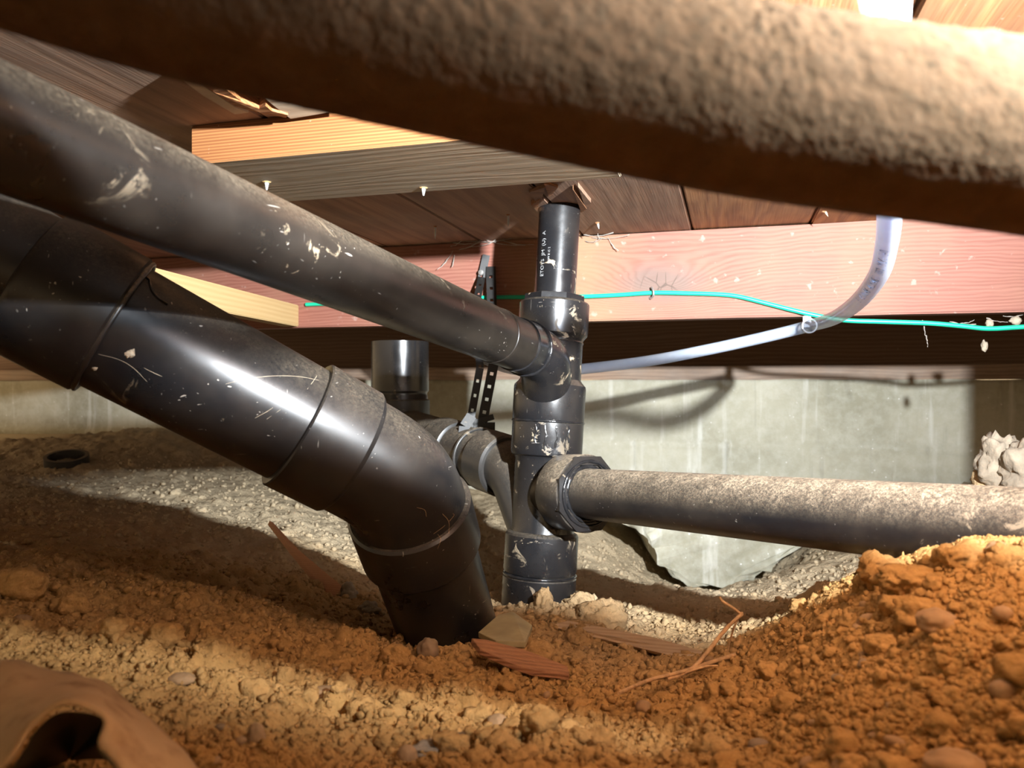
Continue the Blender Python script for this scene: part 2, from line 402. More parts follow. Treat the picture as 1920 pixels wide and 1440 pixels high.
for px, z, d in ((1650,-.20,.74),(1750,-.19,.72),(1900,-.18,.70),(2100,-.15,.66),(1720,-.27,1.1),(1850,-.20,1.05),(1800,-.24,1.5),(1900,-.22,1.6),
                 (1300,-.43,1.75),(1420,-.42,1.75),(1200,-.40,1.75),(1100,-.30,1.8),(1600,-.29,1.7),(2100,-.2,1.0),(2300,-.16,.5)):
    p = P(px, CY - z/d*F, d); ctrl.append((p.x, p.y, p.z))
for x, d, u in ((0,.22,-.19),(.3,.2,-.155),(-.3,.2,-.18),(0,-.3,-.19),(.8,-.2,-.16),(-.8,-.2,-.18),(-1.3,.4,-.19),(-1.6,1.4,-.19),(-1.5,2.2,-.18),
                (1.2,.6,-.16),(1.6,1.3,-.2),(-.5,2.4,-.2),(.5,2.4,-.28),(1.4,2.2,-.25)):
    p = W(x, d, u); ctrl.append(tuple(p))
ctrl = np.array(ctrl)
def tps_k(r2): return 0.5*r2*np.log(r2 + 1e-9)
_n = len(ctrl)
_d2 = ((ctrl[:, None, :2]-ctrl[None, :, :2])**2).sum(-1)
_A = np.zeros((_n+3, _n+3)); _A[:_n, :_n] = tps_k(_d2) + np.eye(_n)*0.002
_A[:_n, _n] = 1; _A[:_n, _n+1:] = ctrl[:, :2]; _A[_n, :_n] = 1; _A[_n+1:, :_n] = ctrl[:, :2].T
_w = np.linalg.solve(_A, np.concatenate([ctrl[:, 2], np.zeros(3)]))
def ground0(x, y):
    x = np.asarray(x, float); y = np.asarray(y, float); out = np.full(x.shape, _w[_n]) + _w[_n+1]*x + _w[_n+2]*y
    for i in range(_n): out = out + _w[i]*tps_k((x-ctrl[i, 0])**2 + (y-ctrl[i, 1])**2)
    return np.clip(out, -0.2, 0.24)
def hsh(ix, iy, s):
    v = np.sin(ix*127.1 + iy*311.7 + s*74.7)*43758.5453
    return v - np.floor(v)
def clods(x, y, cell, s, fill=0.8, flatn=0.75, rmin=0.35, rmax=0.62):
    gx, gy = np.floor(x/cell), np.floor(y/cell); out = np.zeros_like(x)
    for dx in (-1, 0, 1):
        for dy in (-1, 0, 1):
            ix, iy = gx+dx, gy+dy
            cx = (ix + 0.15 + 0.7*hsh(ix, iy, s))*cell; cy = (iy + 0.15 + 0.7*hsh(ix, iy, s+1))*cell
            r = cell*(rmin + (rmax-rmin)*hsh(ix, iy, s+2)); on = hsh(ix, iy, s+3) < fill
            an = hsh(ix, iy, s+4)*6.28; el = 0.65 + 0.35*hsh(ix, iy, s+5)
            ux = (x-cx)*np.cos(an) + (y-cy)*np.sin(an); uy = (-(x-cx)*np.sin(an) + (y-cy)*np.cos(an))/el
            q = 1 - (ux*ux + uy*uy)/(r*r)
            out = np.maximum(out, np.where(on & (q > 0), np.sqrt(np.maximum(q, 0))*r*flatn*(0.5+0.5*hsh(ix, iy, s+6)), 0))
    return out
def vnoise(x, y, s):
    ix, iy = np.floor(x), np.floor(y); fx, fy = x-ix, y-iy; fx = fx*fx*(3-2*fx); fy = fy*fy*(3-2*fy)
    a, b, c, d = hsh(ix, iy, s), hsh(ix+1, iy, s), hsh(ix, iy+1, s), hsh(ix+1, iy+1, s)
    return (a*(1-fx)+b*fx)*(1-fy) + (c*(1-fx)+d*fx)*fy - 0.5
def rough_amount(x, y):                  # smooth trodden earth at the back left, loose crumbs elsewhere
    return np.clip(0.75 + 0.7*vnoise(x*5, y*5, 31) + np.clip((1.0-y)*0.7, 0.0, 0.40), 0.65, 1.2)
def ground(x, y):
    x = np.asarray(x, float); y = np.asarray(y, float)
    a = rough_amount(x, y)
    wx = x + 0.006*vnoise(x*60, y*60, 5); wy = y + 0.006*vnoise(x*60, y*60, 6)
    z = ground0(x, y) + 0.016*vnoise(x*9, y*9, 11)*a + 0.008*vnoise(x*26, y*26, 12)*a
    z = z + a*(0.55*clods(wx, wy, 0.045, 1, 0.45) + 0.62*clods(wx, wy, 0.021, 21, 0.6) + 0.8*clods(wx, wy, 0.0105, 41, 0.75) + 0.8*clods(wx, wy, 0.0056, 61, 0.8))
    z = z + 0.0016*vnoise(x*300, y*300, 13)
    return z - 0.006
def gz(x, y): return float(ground(np.array([x]), np.array([y]))[0])
def ghit(px, py, lo=0.26, hi=2.4):
    ds = np.exp(np.linspace(math.log(lo), math.log(hi), 700))
    xs = (px-CX)/F*ds; zs = H + (CY-py)/F*ds
    X = xs*cth - ds*sth; Y = xs*sth + ds*cth
    below = zs < ground0(X, Y)
    if not below.any(): return None
    i = int(np.argmax(below)); return Vector((X[i], Y[i], 0)), float(ds[i])

# ------------------------------------------------------------------ floor
na, nr = 720, 860
ang = np.linspace(-math.radians(52), math.radians(52), na); rr = np.exp(np.linspace(math.log(0.16), math.log(2.75), nr))
AA, RR = np.meshgrid(ang, rr)
xs = np.sin(AA)*RR; ds = np.cos(AA)*RR
X = xs*cth - ds*sth; Y = xs*sth + ds*cth
Z = ground(X.ravel(), Y.ravel())
co = np.stack([X.ravel(), Y.ravel(), Z], 1)
me = bpy.data.meshes.new('floor')
idx = np.arange(na*nr).reshape(nr, na)
quads = np.stack([idx[:-1, :-1], idx[:-1, 1:], idx[1:, 1:], idx[1:, :-1]], -1).reshape(-1, 4)
me.vertices.add(len(co)); me.vertices.foreach_set('co', co.ravel())
me.loops.add(quads.size); me.loops.foreach_set('vertex_index', quads.ravel().astype(np.int32))
me.polygons.add(len(quads)); me.polygons.foreach_set('loop_start', np.arange(0, quads.size, 4, dtype=np.int32))
me.update(calc_edges=True); me.validate(); me.shade_smooth(); me.materials.append(M['soil'])
floor = bpy.data.objects.new('floor', me); C.objects.link(floor)
tag(floor, 'dug brown earth floor of the crawl space, crumbly and uneven', kind='structure')
# the earth carries on beside and behind the lens, coarser
g2 = np.linspace(-2.6, 2.6, 90); GX, GY = np.meshgrid(g2, g2)
GZ = ground0(GX.ravel(), GY.ravel()) - 0.03
gi = np.arange(90*90).reshape(90, 90)
gv = np.stack([GX.ravel(), GY.ravel(), GZ], 1)
gf = [tuple(int(k) for k in f) for f in np.stack([gi[:-1, :-1], gi[:-1, 1:], gi[1:, 1:], gi[1:, :-1]], -1).reshape(-1, 4)]
sub = mobj('subsoil', gv, gf, M['soil'], floor)

# ------------------------------------------------------------------ foundation wall, sill, rim joist
WY = 2.10
zc = H + 0.011                           # top of the concrete
nx, nzv = 150, 60
vs = []; fs = []
for j in range(nzv):
    for i in range(nx):
        x = -2.6 + 5.0*i/(nx-1); z = -0.25 + (zc+0.25)*j/(nzv-1)
        seam = 0.0
        for sz in (H-0.155, H-0.34): seam += 0.007*math.exp(-((z-sz)/0.006)**2) + (0.006 if z < sz else 0.0)
        off = 0.004*mnoise.noise(Vector((x*2, z*5, 1))) + 0.003*mnoise.noise(Vector((x*14, z*14, 3)))
        low = max(0.0, (H-0.22-z))*0.55*(0.6+0.8*mnoise.noise(Vector((x*3, z*4, 8))))
        vs.append((x, WY - off - seam - low, z + (0.003*mnoise.noise(Vector((x*9, 0, 4))) if j == nzv-1 else 0)))
for j in range(nzv-1):
    for i in range(nx-1):
        a = j*nx+i; fs.append((a, a+1, a+nx+1, a+nx))
b0 = len(vs)
for i in range(nx): vs.append((-2.6 + 5.0*i/(nx-1), WY+0.2, zc))
for i in range(nx-1): fs.append(((nzv-1)*nx+i, (nzv-1)*nx+i+1, b0+i+1, b0+i))
wall = mobj('wall_back', vs, fs, M['concrete'])
tag(wall, 'streaked grey concrete foundation wall at the back of the crawl space', kind='structure')
sill = board('trim_1', (5.0, 0.14, 0.037), (-0.1, WY+0.07, zc+0.0185), (0, 0, 0), M['sill'], bev=0.003, div=40, warp=0.003)
tag(sill, 'weathered wooden sill plate lying on top of the concrete wall', kind='structure')
rim = board('trim_2', (5.0, 0.038, 0.215), (-0.1, WY+0.10, zc+0.037+0.108), (0, 0, 0), M['rim'], bev=0.002)
tag(rim, 'dark rim joist standing on the sill plate', kind='structure')

# ------------------------------------------------------------------ ceiling of subfloor planks
ZC = H + 0.255
ceil_ = board('ceiling', (4.6, 3.4, 0.03), (-0.2, 0.55, ZC+0.0205+0.0165), (0, 0, 0), M['dark'], bev=0)
tag(ceil_, 'underside of the wooden subfloor overhead', kind='structure')
k = 0
for i in range(-11, 9):
    x0 = -0.430 + 0.184*i
    wd = 0.1815
    dz = random.uniform(-0.0015, 0.0015)
    b = board('plank', (2.95, wd, 0.019), (x0 + 0.092, 0.68, ZC + 0.0095 + 0.0015 + dz), (0, 0, PI/2), M['plank_orange'] if x0 > -0.10 else M['plank'], ceil_, bev=0.002)
# cracked strip and splintered plank edge seen left of the orange board
def pip(px, py, z):                      # the point of the plane z (above the lens) behind a pixel
    d = z*F/(CY-py); return P(px, py, d)
def plank_strip(name, pts, z0, th, mat, parent):
    bm = bmesh.new(); lo = [bm.verts.new((p.x, p.y, H+z0+random.uniform(-.001, .001))) for p in pts]
    f = bm.faces.new(lo); r = bmesh.ops.extrude_face_region(bm, geom=[f])
    for v in r['geom']:
        if isinstance(v, bmesh.types.BMVert): v.co.z += th
    bmesh.ops.recalc_face_normals(bm, faces=bm.faces[:])
    return bmobj(name, bm, mat, parent)
s1 = plank_strip('splintered_strip', [pip(a, b, .246) for a, b in ((352,142),(400,150),(452,190),(486,203),(498,197),(510,207),(540,215),(536,222),(488,210),(470,208),(440,200),(400,172))], .246, .010, M['sawn'], ceil_)
s2 = plank_strip('cracked_strip', [pip(a, b, .249) for a, b in ((330,140),(352,142),(400,172),(440,200),(466,212),(440,214),(380,178),(340,150))], .249, .008, M['grey_board'], ceil_)
s3 = plank_strip('raised_strip', [pip(a, b, .248) for a, b in ((465,160),(545,222),(600,214),(640,208),(560,165),(500,150))], .248, .008, M['grey_board'], ceil_)
# broken wood round the hole of the vertical pipe
for (a, b, c_, z) in (((992,362),(1022,352),(1012,388),.251),((996,384),(1012,374),(1008,398),.250),((1074,356),(1100,392),(1090,400),.249),((1020,345),(1046,352),(1030,372),.252),((1084,350),(1108,380),(1100,398),.250)):
    plank_strip('splinter', [pip(*a, z), pip(*b, z), pip(*c_, z)], z, .006, random.choice((M['cedar'], M['plank'])), ceil_)

# ------------------------------------------------------------------ red joist across the bay
BY = 1.314
bx0, bx1 = -2.4, 2.2
bl = Vector(((bx0+bx1)/2, BY+0.019, H+0.108+0.0735))
def on_beam(px, py, y=BY):               # the point of the plane Y=y behind a pixel
    d = y/(cth + (px-CX)/F*sth); return P(px, py, d)
kp = on_beam(1240, 530)
KNOT = (kp.x-bl.x, kp.z-bl.z)
M['beam'] = beam_material()
beam = board('floor_joist', (bx1-bx0, 0.038, 0.147), bl, (0, 0, 0), M['beam'], bev=0.0025, div=60, warp=0.0012)
tag(beam, 'red fir floor joist with a grey knot, crossing behind the vertical pipe', 'joist')

# board laid flat against the subfloor: bright sawn edge, grey underside
c1 = P(325, 262, 0.758); c2 = pip(1165, 330, .217)
xl = pip(325, 250, .24).x; xr = pip(1165, 327, .22).x
yf = 0.0
pf = pip(560, 290, .217); pb = pip(760, 362, .217)
blk = board('flat_board', (xr-xl, pb.y-pf.y, 0.038), ((xl+xr)/2, (pf.y+pb.y)/2, H+.217+.019), (0, 0, 0), [M['grey_board'], M['sawn']], bev=0.0012,
            faces_mat=lambda n: 1 if n.y < -0.8 else 0)
tag(blk, 'flat board under the subfloor with a bright orange sawn edge and grey underside', 'board')
def screw(px, py, z, label, name='screw_tip', ln=0.011, r=0.0032, mat='screw'):
    p = pip(px, py, z); e = empty(name, p, label, 'screw' if 'screw' in name else 'nail')
    prof = []
    t = 0.0; n = 7
    for i in range(n):
        rr_ = r*(1 - 0.75*i/n); prof += [(ln*i/n, rr_*0.75), (ln*(i+0.5)/n, rr_*1.15)]
    prof.append((ln, 0.0002))
    lathe('threaded_tip', p + Vector((0, 0, .002)), Vector((0, 0, -1)), prof, M[mat], e, seg=12)
    lathe('burst_wood', p + Vector((0, 0, .001)), Vector((0, 0, -1)), [(0, r*2.0), (0.0008, r*1.7), (0.002, r*1.0)], M['yellow'], e, seg=9, smooth=False)
screw(500, 341, .217, 'white screw tip poking out near the middle of the grey board underside')
screw(794, 352, .217, 'white screw tip poking out along the rear edge of the grey board')
def nail(px, py, z, label, ln=0.022, r=0.0017, mat='screw', tilt=(0, 0)):
    p = pip(px, py, z); e = empty('nail_point', p, label, 'nail')
    ax = Vector((tilt[0], tilt[1], -1)).normalized()
    lathe('shank', p + Vector((0, 0, .003)), ax, [(0, r), (ln*.75, r*.95), (ln*.9, r*.7), (ln+.003, r*.1)], M[mat], e, seg=10)
    lathe('torn_wood', p + Vector((0, 0, .001)), ax, [(0, r*2.6), (.0012, r*2.0), (.003, r*1.05)], M['cedar'], e, seg=7, smooth=False)
nail(816, 424, .2555, 'pale nail point hanging from the subfloor left of the vertical pipe, lower one', .021)
nail(953, 402, .2555, 'pale nail point hanging from the subfloor beside the vertical pipe, nearest to it', .019)
nail(1120, 418, .2555, 'short pale nail point under the subfloor right of the vertical pipe', .010, tilt=(.2, 0))
nail(1545, 396, .2555, 'crooked nail point under the subfloor above the red joist, farthest right', .010, mat='mud', tilt=(.5, 0))

# fresh yellow brace left, running towards the joist
ya = P(306, 500, 1.02); yb = on_beam(560, 572, BY-0.002)
yl = (yb-ya); yl.z = 0
ycen = (ya+yb)/2
zz = (H + 0.110 + H + 0.151)/2
yr = board('yellow_brace', (yl.length+0.25, 0.030, 0.041), Vector((ycen.x, ycen.y, zz)) - yl.normalized()*0.125 + Vector((-.016, 0, 0)), (0, 0, math.atan2(yl.y, yl.x)), M['yellow'], bev=0.0015)
tag(yr, 'short fresh yellow lumber brace behind the big black pipe', 'lumber')
# added wooden post, out of view on the right (it throws the shadow across the end of the wall)
pp = W(0.650, 0.70, 0)
pz = gz(pp.x, pp.y) - 0.03
post = board('shadow_post', (ZC-pz, 0.089, 0.089), (pp.x, pp.y, (ZC+pz)/2), (0, PI/2, 0), M['rim'], bev=0.003)
tag(post, 'added square wooden post out of view at the far right, shading the wall end', 'post')

# ------------------------------------------------------------------ drain stack assembly
st_top, st_bot = P(1050, 385, 1.12), P(1010, 1110, 1.085)
sax = (st_bot-st_top).normalized(); slen = (st_bot-st_top).length
def st(y): return st_top + (st_bot-st_top)*((y-385)/725.0)
def sd(y): return 1.12 - 0.035*(y-385)/725.0
def sr(px, y): return px/F*sd(y)
def stlathe(name, rows, mat, parent, **kw):
    t0 = rows[0][0]
    return lathe(name, st(t0), sax, [((y-t0)/725.0*slen, sr(r, y)) for y, r in rows], mat, parent, **kw)
base = st(1150)
stack = empty('drain_stack', base, 'glossy black vertical drain stack with tee, wye and the slim pipes glued into it', 'drain pipe')
up_ = stlathe('upper_pipe', [(368, 38.3), (575, 38.6)], M['abs_stack'], stack)
lathe('cement_bead', st(560), sax, [(0, sr(38.6, 560)), (.002, sr(40.5, 560)), (.006, sr(41.5, 560)), (.010, sr(39, 560))], M['cement'], up_, closed=True)
bu = stlathe('reducer_bushing', [(560, 56), (561, 59), (575, 60), (590, 60)], M['abs_stack'], stack, seg=8, smooth=False, spin=0.2)
tee = stlathe('sanitary_tee', [(571, 59), (573, 63.5), (576, 65.5), (628, 65.5), (634, 64.5), (641, 58.5), (645, 57), (718, 57), (722, 60), (729, 66.5), (733, 67.5), (793, 67.5), (796, 66)], M['abs_stack'], stack)
for q in (0, 1):
    stlathe('mould_seam', [(646+q*90, 57.6), (648+q*90, 58.4), (650+q*90, 57.6)], M['abs_stack'], tee)
# branch of the tee: sweeps from the sloping pipe down into the barrel
A0, A1 = P(0, 240, 0.404), P(985, 653, 1.005)
au = (A1-A0).normalized(); AR = 0.0328
br = catmull([A1 - au*0.03, A1 + au*0.012, P(1016, 672, 1.038), P(1024, 700, 1.062), P(1024, 735, 1.085)], 8)
sweep('tee_branch', br, [AR*1.06]*len(br), M['abs_stack'], stack, seg=40)
ring('branch_bead', A1 + au*0.004, au, AR*1.07, 0.0022, M['cement'], stack, wob=0.6)
dp = lathe('sloping_pipe', A0 - au*0.12, au, [(0, AR), ((A1-A0).length+0.12, AR)], M['abs'], stack, seg=72)
jn = P(903, 617, 0.93)
tj = (jn-A0).dot(au)
lathe('pipe_coupling', A0 + au*tj, au, [(0, AR), (.0008, AR+.0009), (.004, AR+.0012), (.0055, AR+.0002)], M['abs'], stack, seg=72, closed=True)
# wye fitting below
wye = stlathe('wye_fitting', [(797, 65), (799, 67), (852, 67), (858, 65.5), (861, 60), (866, 58), (990, 58), (1006, 62)], M['abs_stack'], stack)
ring('socket_bead', st(796.5), sax, sr(67, 797), 0.0016, M['cement'], wye, wob=0.7)
for i, (a0, hh) in enumerate(((-.25, 40), (.05, 46), (.32, 34), (-.6, 30))):      # runs of solvent cement
    a_, x_, y_ = frame(sax)
    pts = []
    view = (cam.location - st(830)); view = (view - sax*view.dot(sax)).normalized(); sd_ = sax.cross(view).normalized()
    for q in range(6):
        yy = 803 + hh*q/5.0; an = a0 + 0.03*math.sin(q*1.7+i)
        pts.append(st(yy) + (view*math.cos(an) + sd_*math.sin(an))*sr(66.8, yy))
    sweep('cement_run', pts, [.0010, .0012, .0012, .0013, .0016, .0010], M['cement'], wye, seg=8)
# right branch of the wye and its pipe
R0, R1 = P(1095, 925, 1.02), P(1900, 994, 0.585)
ru = (R1-R0).normalized(); RRD = 0.0328
sw = catmull([R0 + ru*0.0, R0 - ru*0.04, R0 - ru*0.072 + Vector((0, 0, -.006)), st(968), st(1004)], 8)
sweep('wye_branch', sw, [0.040]*len(sw), M['abs_back'], stack, seg=40)
hub = lathe('branch_hub', R0 - ru*0.045, ru, [(0, .044), (.003, .0495), (.006, .051), (.050, .0515), (.052, .0505)], M['abs_dusty'], stack, seg=64)
oc = lathe('bushing_collar', R0 + ru*0.005, ru, [(0, .0525), (.006, .0525), (.0065, .0405), (0.0, .0405)], M['abs_stack'], stack, seg=8, smooth=False, closed=True, spin=0.35)
ring('cement_bead', R0 + ru*0.0115, ru, 0.0425, 0.0022, M['cement'], oc, wob=0.8)
ring('cement_bead', R0 + ru*0.009, ru, 0.0355, 0.0026, M['cement'], oc, wob=0.8)
rp = lathe('horizontal_pipe', R0 - ru*0.01, ru, [(0, RRD), ((R1-R0).length+0.16, RRD)], M['abs_dusty'], stack, seg=72)
mudp = [R0 + ru*0.006 + q for q in (Vector((0, 0, -.049)),)]
# left branch, running back
lu = Vector((-ru.x, -ru.y, 0.10)).normalized()
L0 = st(905)
def lp(t): return L0 + lu*t
lsw = catmull([lp(.15), lp(.105), lp(.07) + Vector((0, 0, -.012)), st(985) + lu*.02, st(1003)], 8)
sweep('wye_branch', lsw, [0.041]*len(lsw), M['abs_back'], stack, seg=40)
lathe('branch_hub', lp(.10), lu, [(0, .045), (.003, .0485), (.055, .049), (.058, .047)], M['abs_back'], stack, seg=56)
lathe('lateral_pipe', lp(.13), lu, [(0, .0435), (.07, .0435), (.32, .0435)], M['abs_back'], stack, seg=56)
lathe('lateral_coupling', lp(.245), lu, [(0, .0435), (.002, .048), (.06, .048), (.063, .0435)], M['abs_back'], stack, seg=56)
# cleanout riser rising from the lateral
c0 = P(750, 640, 1.50); c0b = P(750, 735, 1.50)
rs = lathe('cleanout_riser', c0, Vector((0, 0, -1)), [(0, .050), (.001, .0555), (.096, .0555), (.100, .0525), (.104, .0525), (.106, .0535), (.215, .0535)], M['abs_stack'], stack, seg=56)
lathe('cleanout_collar', c0 + Vector((0, 0, -.112)), Vector((0, 0, -1)), [(0, .0535), (.002, .0575), (.055, .0575), (.057, .0535)], M['abs_back'], stack, seg=56, closed=True)
# foot of the stack
bh = stlathe('lower_hub', [(998, 60), (1001, 66), (1005, 68.5), (1068, 69), (1073, 67)], M['abs_stack'], stack)
stlathe('foot_coupling', [(1074, 64), (1077, 66), (1082, 69), (1190, 69)], M['abs_stack'], stack)
ring('foot_bead', st(1077), sax, sr(67, 1077), 0.0022, M['cement'], stack, wob=0.5)
# printing on the upper pipe
def print_on_pipe(name, text, p0, axis, rad, start, ang0, size, mat, parent, rev=False, stretch=1.0):
    cu = bpy.data.curves.new(name, 'FONT'); cu.body = text; cu.size = size; cu.resolution_u = 2
    to = bpy.data.objects.new(name, cu); C.objects.link(to)
    bpy.context.view_layer.update()
    me = bpy.data.meshes.new_from_object(to.evaluated_get(bpy.context.evaluated_depsgraph_get()))
    bpy.data.objects.remove(to); bpy.data.curves.remove(cu)
    bm = bmesh.new(); bm.from_mesh(me)
    bmesh.ops.subdivide_edges(bm, edges=[e for e in bm.edges if e.calc_length() > size*0.3], cuts=1)
    a = axis.normalized()
    mid = p0 + a*start
    view = cam.location - mid; view = (view - a*view.dot(a)).normalized(); side = view.cross(a).normalized()
    if side.dot(Vector((cth, sth, 0))) < 0: side = -side
    for v in bm.verts:
        t, q = v.co.x*stretch, v.co.y
        an = ang0 + (q/rad)*(-1 if rev else 1)
        v.co = p0 + a*(start + t) + (view*math.cos(an) + side*math.sin(an))*(rad + 0.00025)
    bm.to_mesh(me); bm.free(); me.materials.append(mat)
    o = bpy.data.objects.new(name, me); C.objects.link(o); setpar(o, parent); return o
print_on_pipe('white_lettering', 'ETOYS  JM  (U)  A', st(545), -sax, sr(38.5, 480), 0.012, -0.66, 0.0085, M['print'], up_, rev=True)
print_on_pipe('white_lettering', 'DWV 8 15 2', st(545), -sax, sr(38.5, 480), 0.03, -0.36, 0.0045, M['print'], up_, rev=True)

# ------------------------------------------------------------------ hanger strap on the lateral
strap = empty('hanger_strap', on_beam(910, 500, BY-.004), 'black perforated plastic strap hanging from the joist round the rear pipe', 'strap')
def strap_strip(name, pts, wdt, parent, holes=True, th=0.0016):
    pts = [Vector(p) for p in pts]; vs = []; fs = []
    def addbox(a, b, side, w0, w1):
        t = (b-a).normalized(); nrm = t.cross(side).normalized()*th*0.5
        base_ = len(vs)
        for p in (a, b):
            for s_ in (w0, w1):
                for n_ in (-1, 1): vs.append(p + side*s_ + nrm*n_)
        for f in ((0,1,3,2),(4,6,7,5),(0,4,5,1),(2,3,7,6),(0,2,6,4),(1,5,7,3)): fs.append(tuple(base_+k for k in f))
    for a, b in zip(pts[:-1], pts[1:]):
        t = (b-a).normalized(); side = t.cross(Vector((-sth, cth, 0))).normalized(); L = (b-a).length
        if not holes: addbox(a, b, side, -wdt/2, wdt/2); continue
        addbox(a, b, side, -wdt/2, -wdt*.17); addbox(a, b, side, wdt*.17, wdt/2)
        n = max(1, int(L/0.022)); seg = L/n
        for i in range(n):
            addbox(a + t*seg*i, a + t*(seg*i + seg - 0.0055), side, -wdt*.17, wdt*.17)
    return mobj(name, vs, fs, M['strap'], parent, smooth=False)
def onlat(px, py, d): return P(px, py, d)
strap_strip('strap_strand', [on_beam(912, 478, BY-.006), on_beam(903, 520, BY-.010), P(893, 570, 1.325), P(900, 690, 1.30), P(880, 800, 1.285)], 0.013, strap)
strap_strip('strap_strand', [on_beam(920, 500, BY-.006), P(926, 680, 1.31), P(903, 800, 1.30)], 0.017, strap)
lathe('strap_screw', on_beam(905, 512, BY-.004), Vector((0, -1, 0)), [(0, .004), (.008, .0035), (.009, .0055), (.011, .0045), (.0115, .001)], M['steel'], strap, seg=16)
strap_strip('strap_buckle', [P(905, 782, 1.29), P(908, 792, 1.29), P(908, 832, 1.29)], 0.036, strap, holes=False, th=0.014)
bk = strap_strip('strap_clip', [P(884, 780, 1.27), P(871, 800, 1.262), P(868, 828, 1.258)], 0.017, strap, holes=False, th=0.008); bk.data.materials.clear(); bk.data.materials.append(M['abs_back'])
lc = lp(.185)
ring('strap_loop', lc, lu, .0455, .0032, M['abs_back'], strap, sec=6)

# ------------------------------------------------------------------ large scuffed pipe with elbow
Q0, Q1 = P(232, 620, 0.66), P(549, 789, 0.72)
bu_ = (Q1-Q0).normalized(); BR = 0.057; HR = 0.0636
E0 = P(655, 848, 0.742); E1 = P(766, 948, 0.782); E2 = P(842, 1185, 0.90)
bv = (E2-E1).normalized()
big = empty('elbow_drain_pipe', E2, 'large scuffed black pipe with a collared elbow turning down into the dirt', 'drain pipe')
def onB(px): # point of the axis at an image column
    best = min(np.linspace(-.4, .5, 900), key=lambda t: abs(CX + F*(lambda q: (q.x*cth+q.y*sth)/(-q.x*sth+q.y*cth))(Q0 + bu_*t) - px))
    return Q0 + bu_*best
hubL = onB(212)
lathe('inlet_pipe', hubL - bu_*0.42, bu_, [(0, BR), (0.40, BR)], M['abs_big'], big, seg=72)
hl = lathe('inlet_coupling', hubL - bu_*0.072, bu_, [(0, BR), (.002, HR-.002), (.006, HR), (.070, HR+.0005), (.072, HR-.001), (.0725, BR)], M['abs_big'], big, seg=72)
ring('cement_bead', hubL + bu_*0.0015, bu_, BR+.0042, .0022, M['abs_dusty'], hl, wob=0.5)
hubE = onB(556)
mp = lathe('straight_pipe', hubL - bu_*0.03, bu_, [(0, BR), ((hubE-hubL).length+0.05, BR)], M['abs_big'], big, seg=72)
vv = cam.location - (hubL + bu_*.03); vv = (vv - bu_*vv.dot(bu_)).normalized(); ss = bu_.cross(vv).normalized()
dr = [hubL + bu_*(0.004+.010*t) + (vv*math.cos(a) + ss*math.sin(a))*(BR+.0003) for t, a in ((0, -.95), (.3, -.93), (.5, -.86), (.9, -.76), (1.4, -.70), (2.0, -.67), (2.5, -.66))]
if P(0,0,1) and (dr[0]-hubL).z < 0: dr = [hubL + bu_*(0.004+.010*t) + (vv*math.cos(a) - ss*math.sin(a))*(BR+.0003) for t, a in ((0, -.95), (.3, -.93), (.5, -.86), (.9, -.76), (1.4, -.70), (2.0, -.67), (2.5, -.66))]
sweep('cement_drip', catmull(dr, 4), [.0011]*25, M['cement'], mp, seg=8)
eh = lathe('elbow_hub', hubE, bu_, [(0, BR), (.0006, HR-.0015), (.002, HR), ((E0-hubE).length-.002, HR), ((E0-hubE).length+.001, HR-.002), ((E0-hubE).length+.004, BR+.001)], M['abs_big'], big, seg=72)
h = (E1-E0).length*0.42
p0_, p1_, p2_, p3_ = E0 - bu_*.004, E0 + bu_*h, E1 - bv*h, E1 + bv*.004
bez = [p0_*(1-t)**3 + p1_*3*t*(1-t)**2 + p2_*3*t*t*(1-t) + p3_*t**3 for t in np.linspace(0, 1, 22)]
el = sweep('elbow', bez, [BR+.0015]*22, M['abs_big'], big, seg=72)
lh = lathe('outlet_hub', E1, bv, [(0, BR), (.0005, HR-.0025), (.003, HR), (.058, HR), (.0605, HR-.0015), (.061, BR)], M['abs_big'], big, seg=72)
lathe('outlet_pipe', E1 + bv*.03, bv, [(0, BR-.0005), ((E2-E1).length+.03, BR-.0005)], M['abs_big'], big, seg=72)
for i in range(5):                      # dry grass hairs caught at the collar
    a = random.uniform(-.2, .9); e_ = vv*math.cos(a) - ss*math.sin(a)
    p = P(825 + random.uniform(-30, 35), 985 + random.uniform(-20, 20), .70)
    q = p + Vector((random.uniform(-.02, .02), 0, random.uniform(-.02, .02)))
    sweep('dry_hair', catmull([p, (p+q)/2 + Vector((.003, 0, .002)), q], 4), [.00011]*9, M['twig'], lh, seg=5)

# scuffs and a mud spot on the straight run
def on_pipe(px, py, p0, ax, rad):
    o = cam.location; d = (P(px, py, 1.0) - o).normalized(); a = ax.normalized()
    dd = d - a*d.dot(a); oo = (o-p0) - a*(o-p0).dot(a)
    A_, B_, C_ = dd.dot(dd), 2*dd.dot(oo), oo.dot(oo) - rad*rad
    q = B_*B_ - 4*A_*C_
    return o + d*((-B_ - math.sqrt(max(q, 0)))/(2*A_))
for pts in (((423, 720), (460, 711), (510, 705), (560, 706), (598, 713)), ((602, 690), (592, 708), (576, 730)), ((184, 664), (222, 674), (250, 690), (276, 716)), ((478, 784), (500, 772), (512, 764)), ((500, 786), (526, 768)), ((270, 690), (290, 700), (304, 706))):
    pth = catmull([on_pipe(x, y, Q0, bu_, BR+.0001) for x, y in pts], 6)
    sweep('scratch', pth, [.00009 + .00010*math.sin(PI*i/(len(pth)-1)) for i in range(len(pth))], M['mud'], mp, seg=5)
for (x, y, r_, sd_) in ((242, 662, .0042, 60), (178, 690, .0022, 61)):
    lump('mud_spot', on_pipe(x, y, Q0, bu_, BR), r_, M['mud'], seed=sd_, sq=(1, .25, .8), amp=.7, fr=2.5, rotz=TH, parent=mp)

